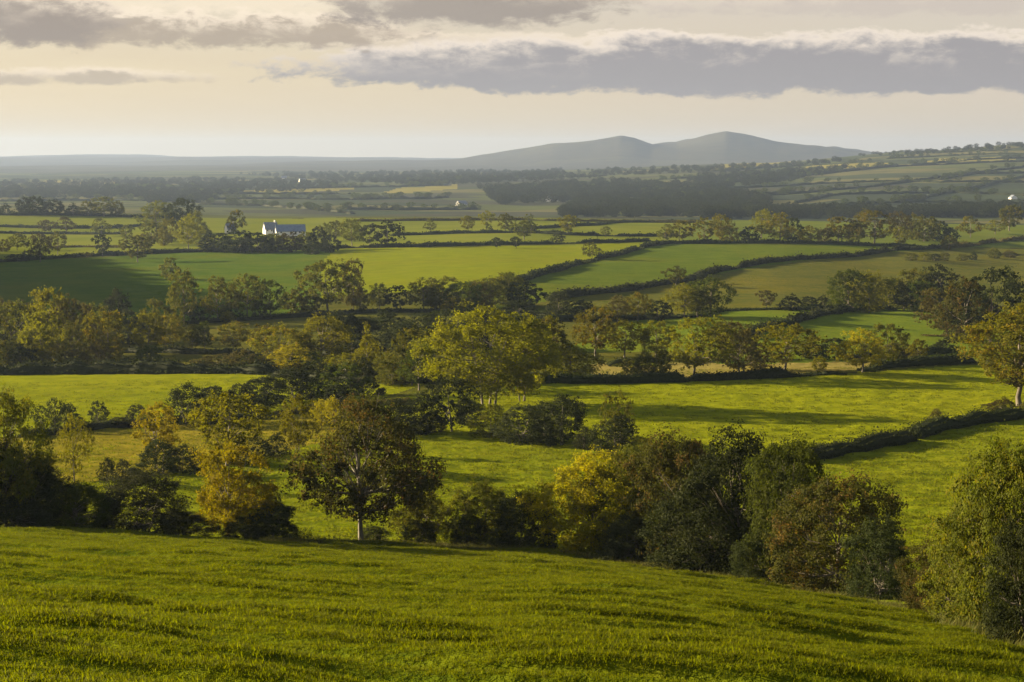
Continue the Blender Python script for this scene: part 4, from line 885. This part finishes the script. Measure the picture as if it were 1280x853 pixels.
def house(x, yb, lpx, hpx, depth, rot, label, roofmat, chimney=True, name='farmhouse', cat='house', lift=0.0):
    X, Y, Z = ground_at(x, yb); L = lpx / F * Y; Ht = hpx / F * Y
    e = Ht * 0.36; D = depth
    r = bpy.data.objects.new(name, None); COL.objects.link(r); r.location = (X, Y, Z + lift); r.rotation_euler = (0, 0, rot)
    v = [(-L / 2, -D / 2, -1), (L / 2, -D / 2, -1), (L / 2, D / 2, -1), (-L / 2, D / 2, -1), (-L / 2, -D / 2, e), (L / 2, -D / 2, e), (L / 2, D / 2, e), (-L / 2, D / 2, e), (-L / 2, 0, Ht - .1), (L / 2, 0, Ht - .1)]
    me = bpy.data.meshes.new('wall'); me.from_pydata(v, [], [(0, 1, 5, 4), (2, 3, 7, 6), (1, 2, 6, 9, 5), (3, 0, 4, 8, 7)]); me.materials.append(WHITE); link('wall', me, r)
    ov = 0.35; th = 0.18; parts = []
    for sgn in (-1, 1):
        ye = sgn * (D / 2 + ov); ze = e - ov * (Ht - e) / (D / 2)
        vv = [(-L / 2 - ov, ye, ze), (L / 2 + ov, ye, ze), (L / 2 + ov, 0, Ht), (-L / 2 - ov, 0, Ht)]
        vv += [(a, b, c + th) for a, b, c in vv]
        parts.append((np.array(vv, float), np.array([(0, 1, 2, 3), (4, 5, 6, 7), (0, 1, 5, 4), (1, 2, 6, 5), (2, 3, 7, 6), (3, 0, 4, 7)])))
    ro = link('roof', mesh_np('roof', *join(parts), [roofmat]), r)
    if chimney: link('chimney', mesh_np('chimney', *boxm((L * .32, -.5, Ht - .4), (L * .42, .5, Ht + 1.3)), [WHITE]), ro)
    wi = mesh_np('window', *boxm((-.5, -.06, 0), (.5, .06, 1.1)), [PANE])
    for q in (-.34, .0, .3):
        o = link('window', wi, r); o.location = (L * q, -D / 2, e * 0.45)
    link('door', mesh_np('door', *boxm((-.55 + L * .16, -D / 2 - .05, 0), (.55 + L * .16, -D / 2 + .1, 2.0)), [DOORM]), r)
    tag(r, label, cat, 'farm buildings and far houses')
house(363, 296, 36, 12, 8, R(14), 'long white barn with a blue-grey sheet roof at the farm', STEEL, False, 'barn', 'barn', 1.5)
house(338, 294, 16, 13, 7, R(24), 'white gabled farmhouse beside the long barn', SLATE, True, lift=1.5)
house(288, 292, 11, 10, 6, R(30), 'small white gabled cottage behind the farm trees', SLATE, True, lift=1.2)
for i, (x, yb, l, h, lab) in enumerate([(355, 224, 7, 4, 'tiny white house on the far plain above the farm'), (378, 228, 8, 5, 'white house among the far plain woods'), (577, 257, 14, 6, 'white house at the edge of the far valley fields'),
        (690, 252, 22, 7, 'long white building among the valley wood'), (746, 264, 12, 6, 'pale roofed house in front of the valley wood'), (1266, 249, 8, 5, 'white cottage on the far hillside fields')]):
    house(x, yb, l, h, 9, R(12 + 17 * i), lab, SLATE, False, 'far_house')

# ------------------------------------------------------------------ haze
zmin, zmax = float(GZ.min()), float(GZ.max())
hb = boxm((-15200, -60, zmin - 1.2), (15200, 15600, zmax + 14))
ho = link('haze', mesh_np('haze', *hb)); tag(ho, 'thin pale evening haze filling the wide valley', 'haze', kind='stuff')
hm = bpy.data.materials.new('haze_air'); hm.use_nodes = True; t = NT(hm.node_tree); t.n.clear()
pv = t.new('ShaderNodeVolumePrincipled'); pv.inputs['Color'].default_value = (0.30, 0.39, 0.62, 1); pv.inputs['Density'].default_value = 6.5e-5; pv.inputs['Anisotropy'].default_value = 0.25
mo = t.new('ShaderNodeOutputMaterial'); t.l.new(pv.outputs[0], mo.inputs['Volume'])
ho.data.materials.append(hm)
print('TREES', len(TREES), 'verts', len(V), 'rows', NR, 'z', zmin, zmax)
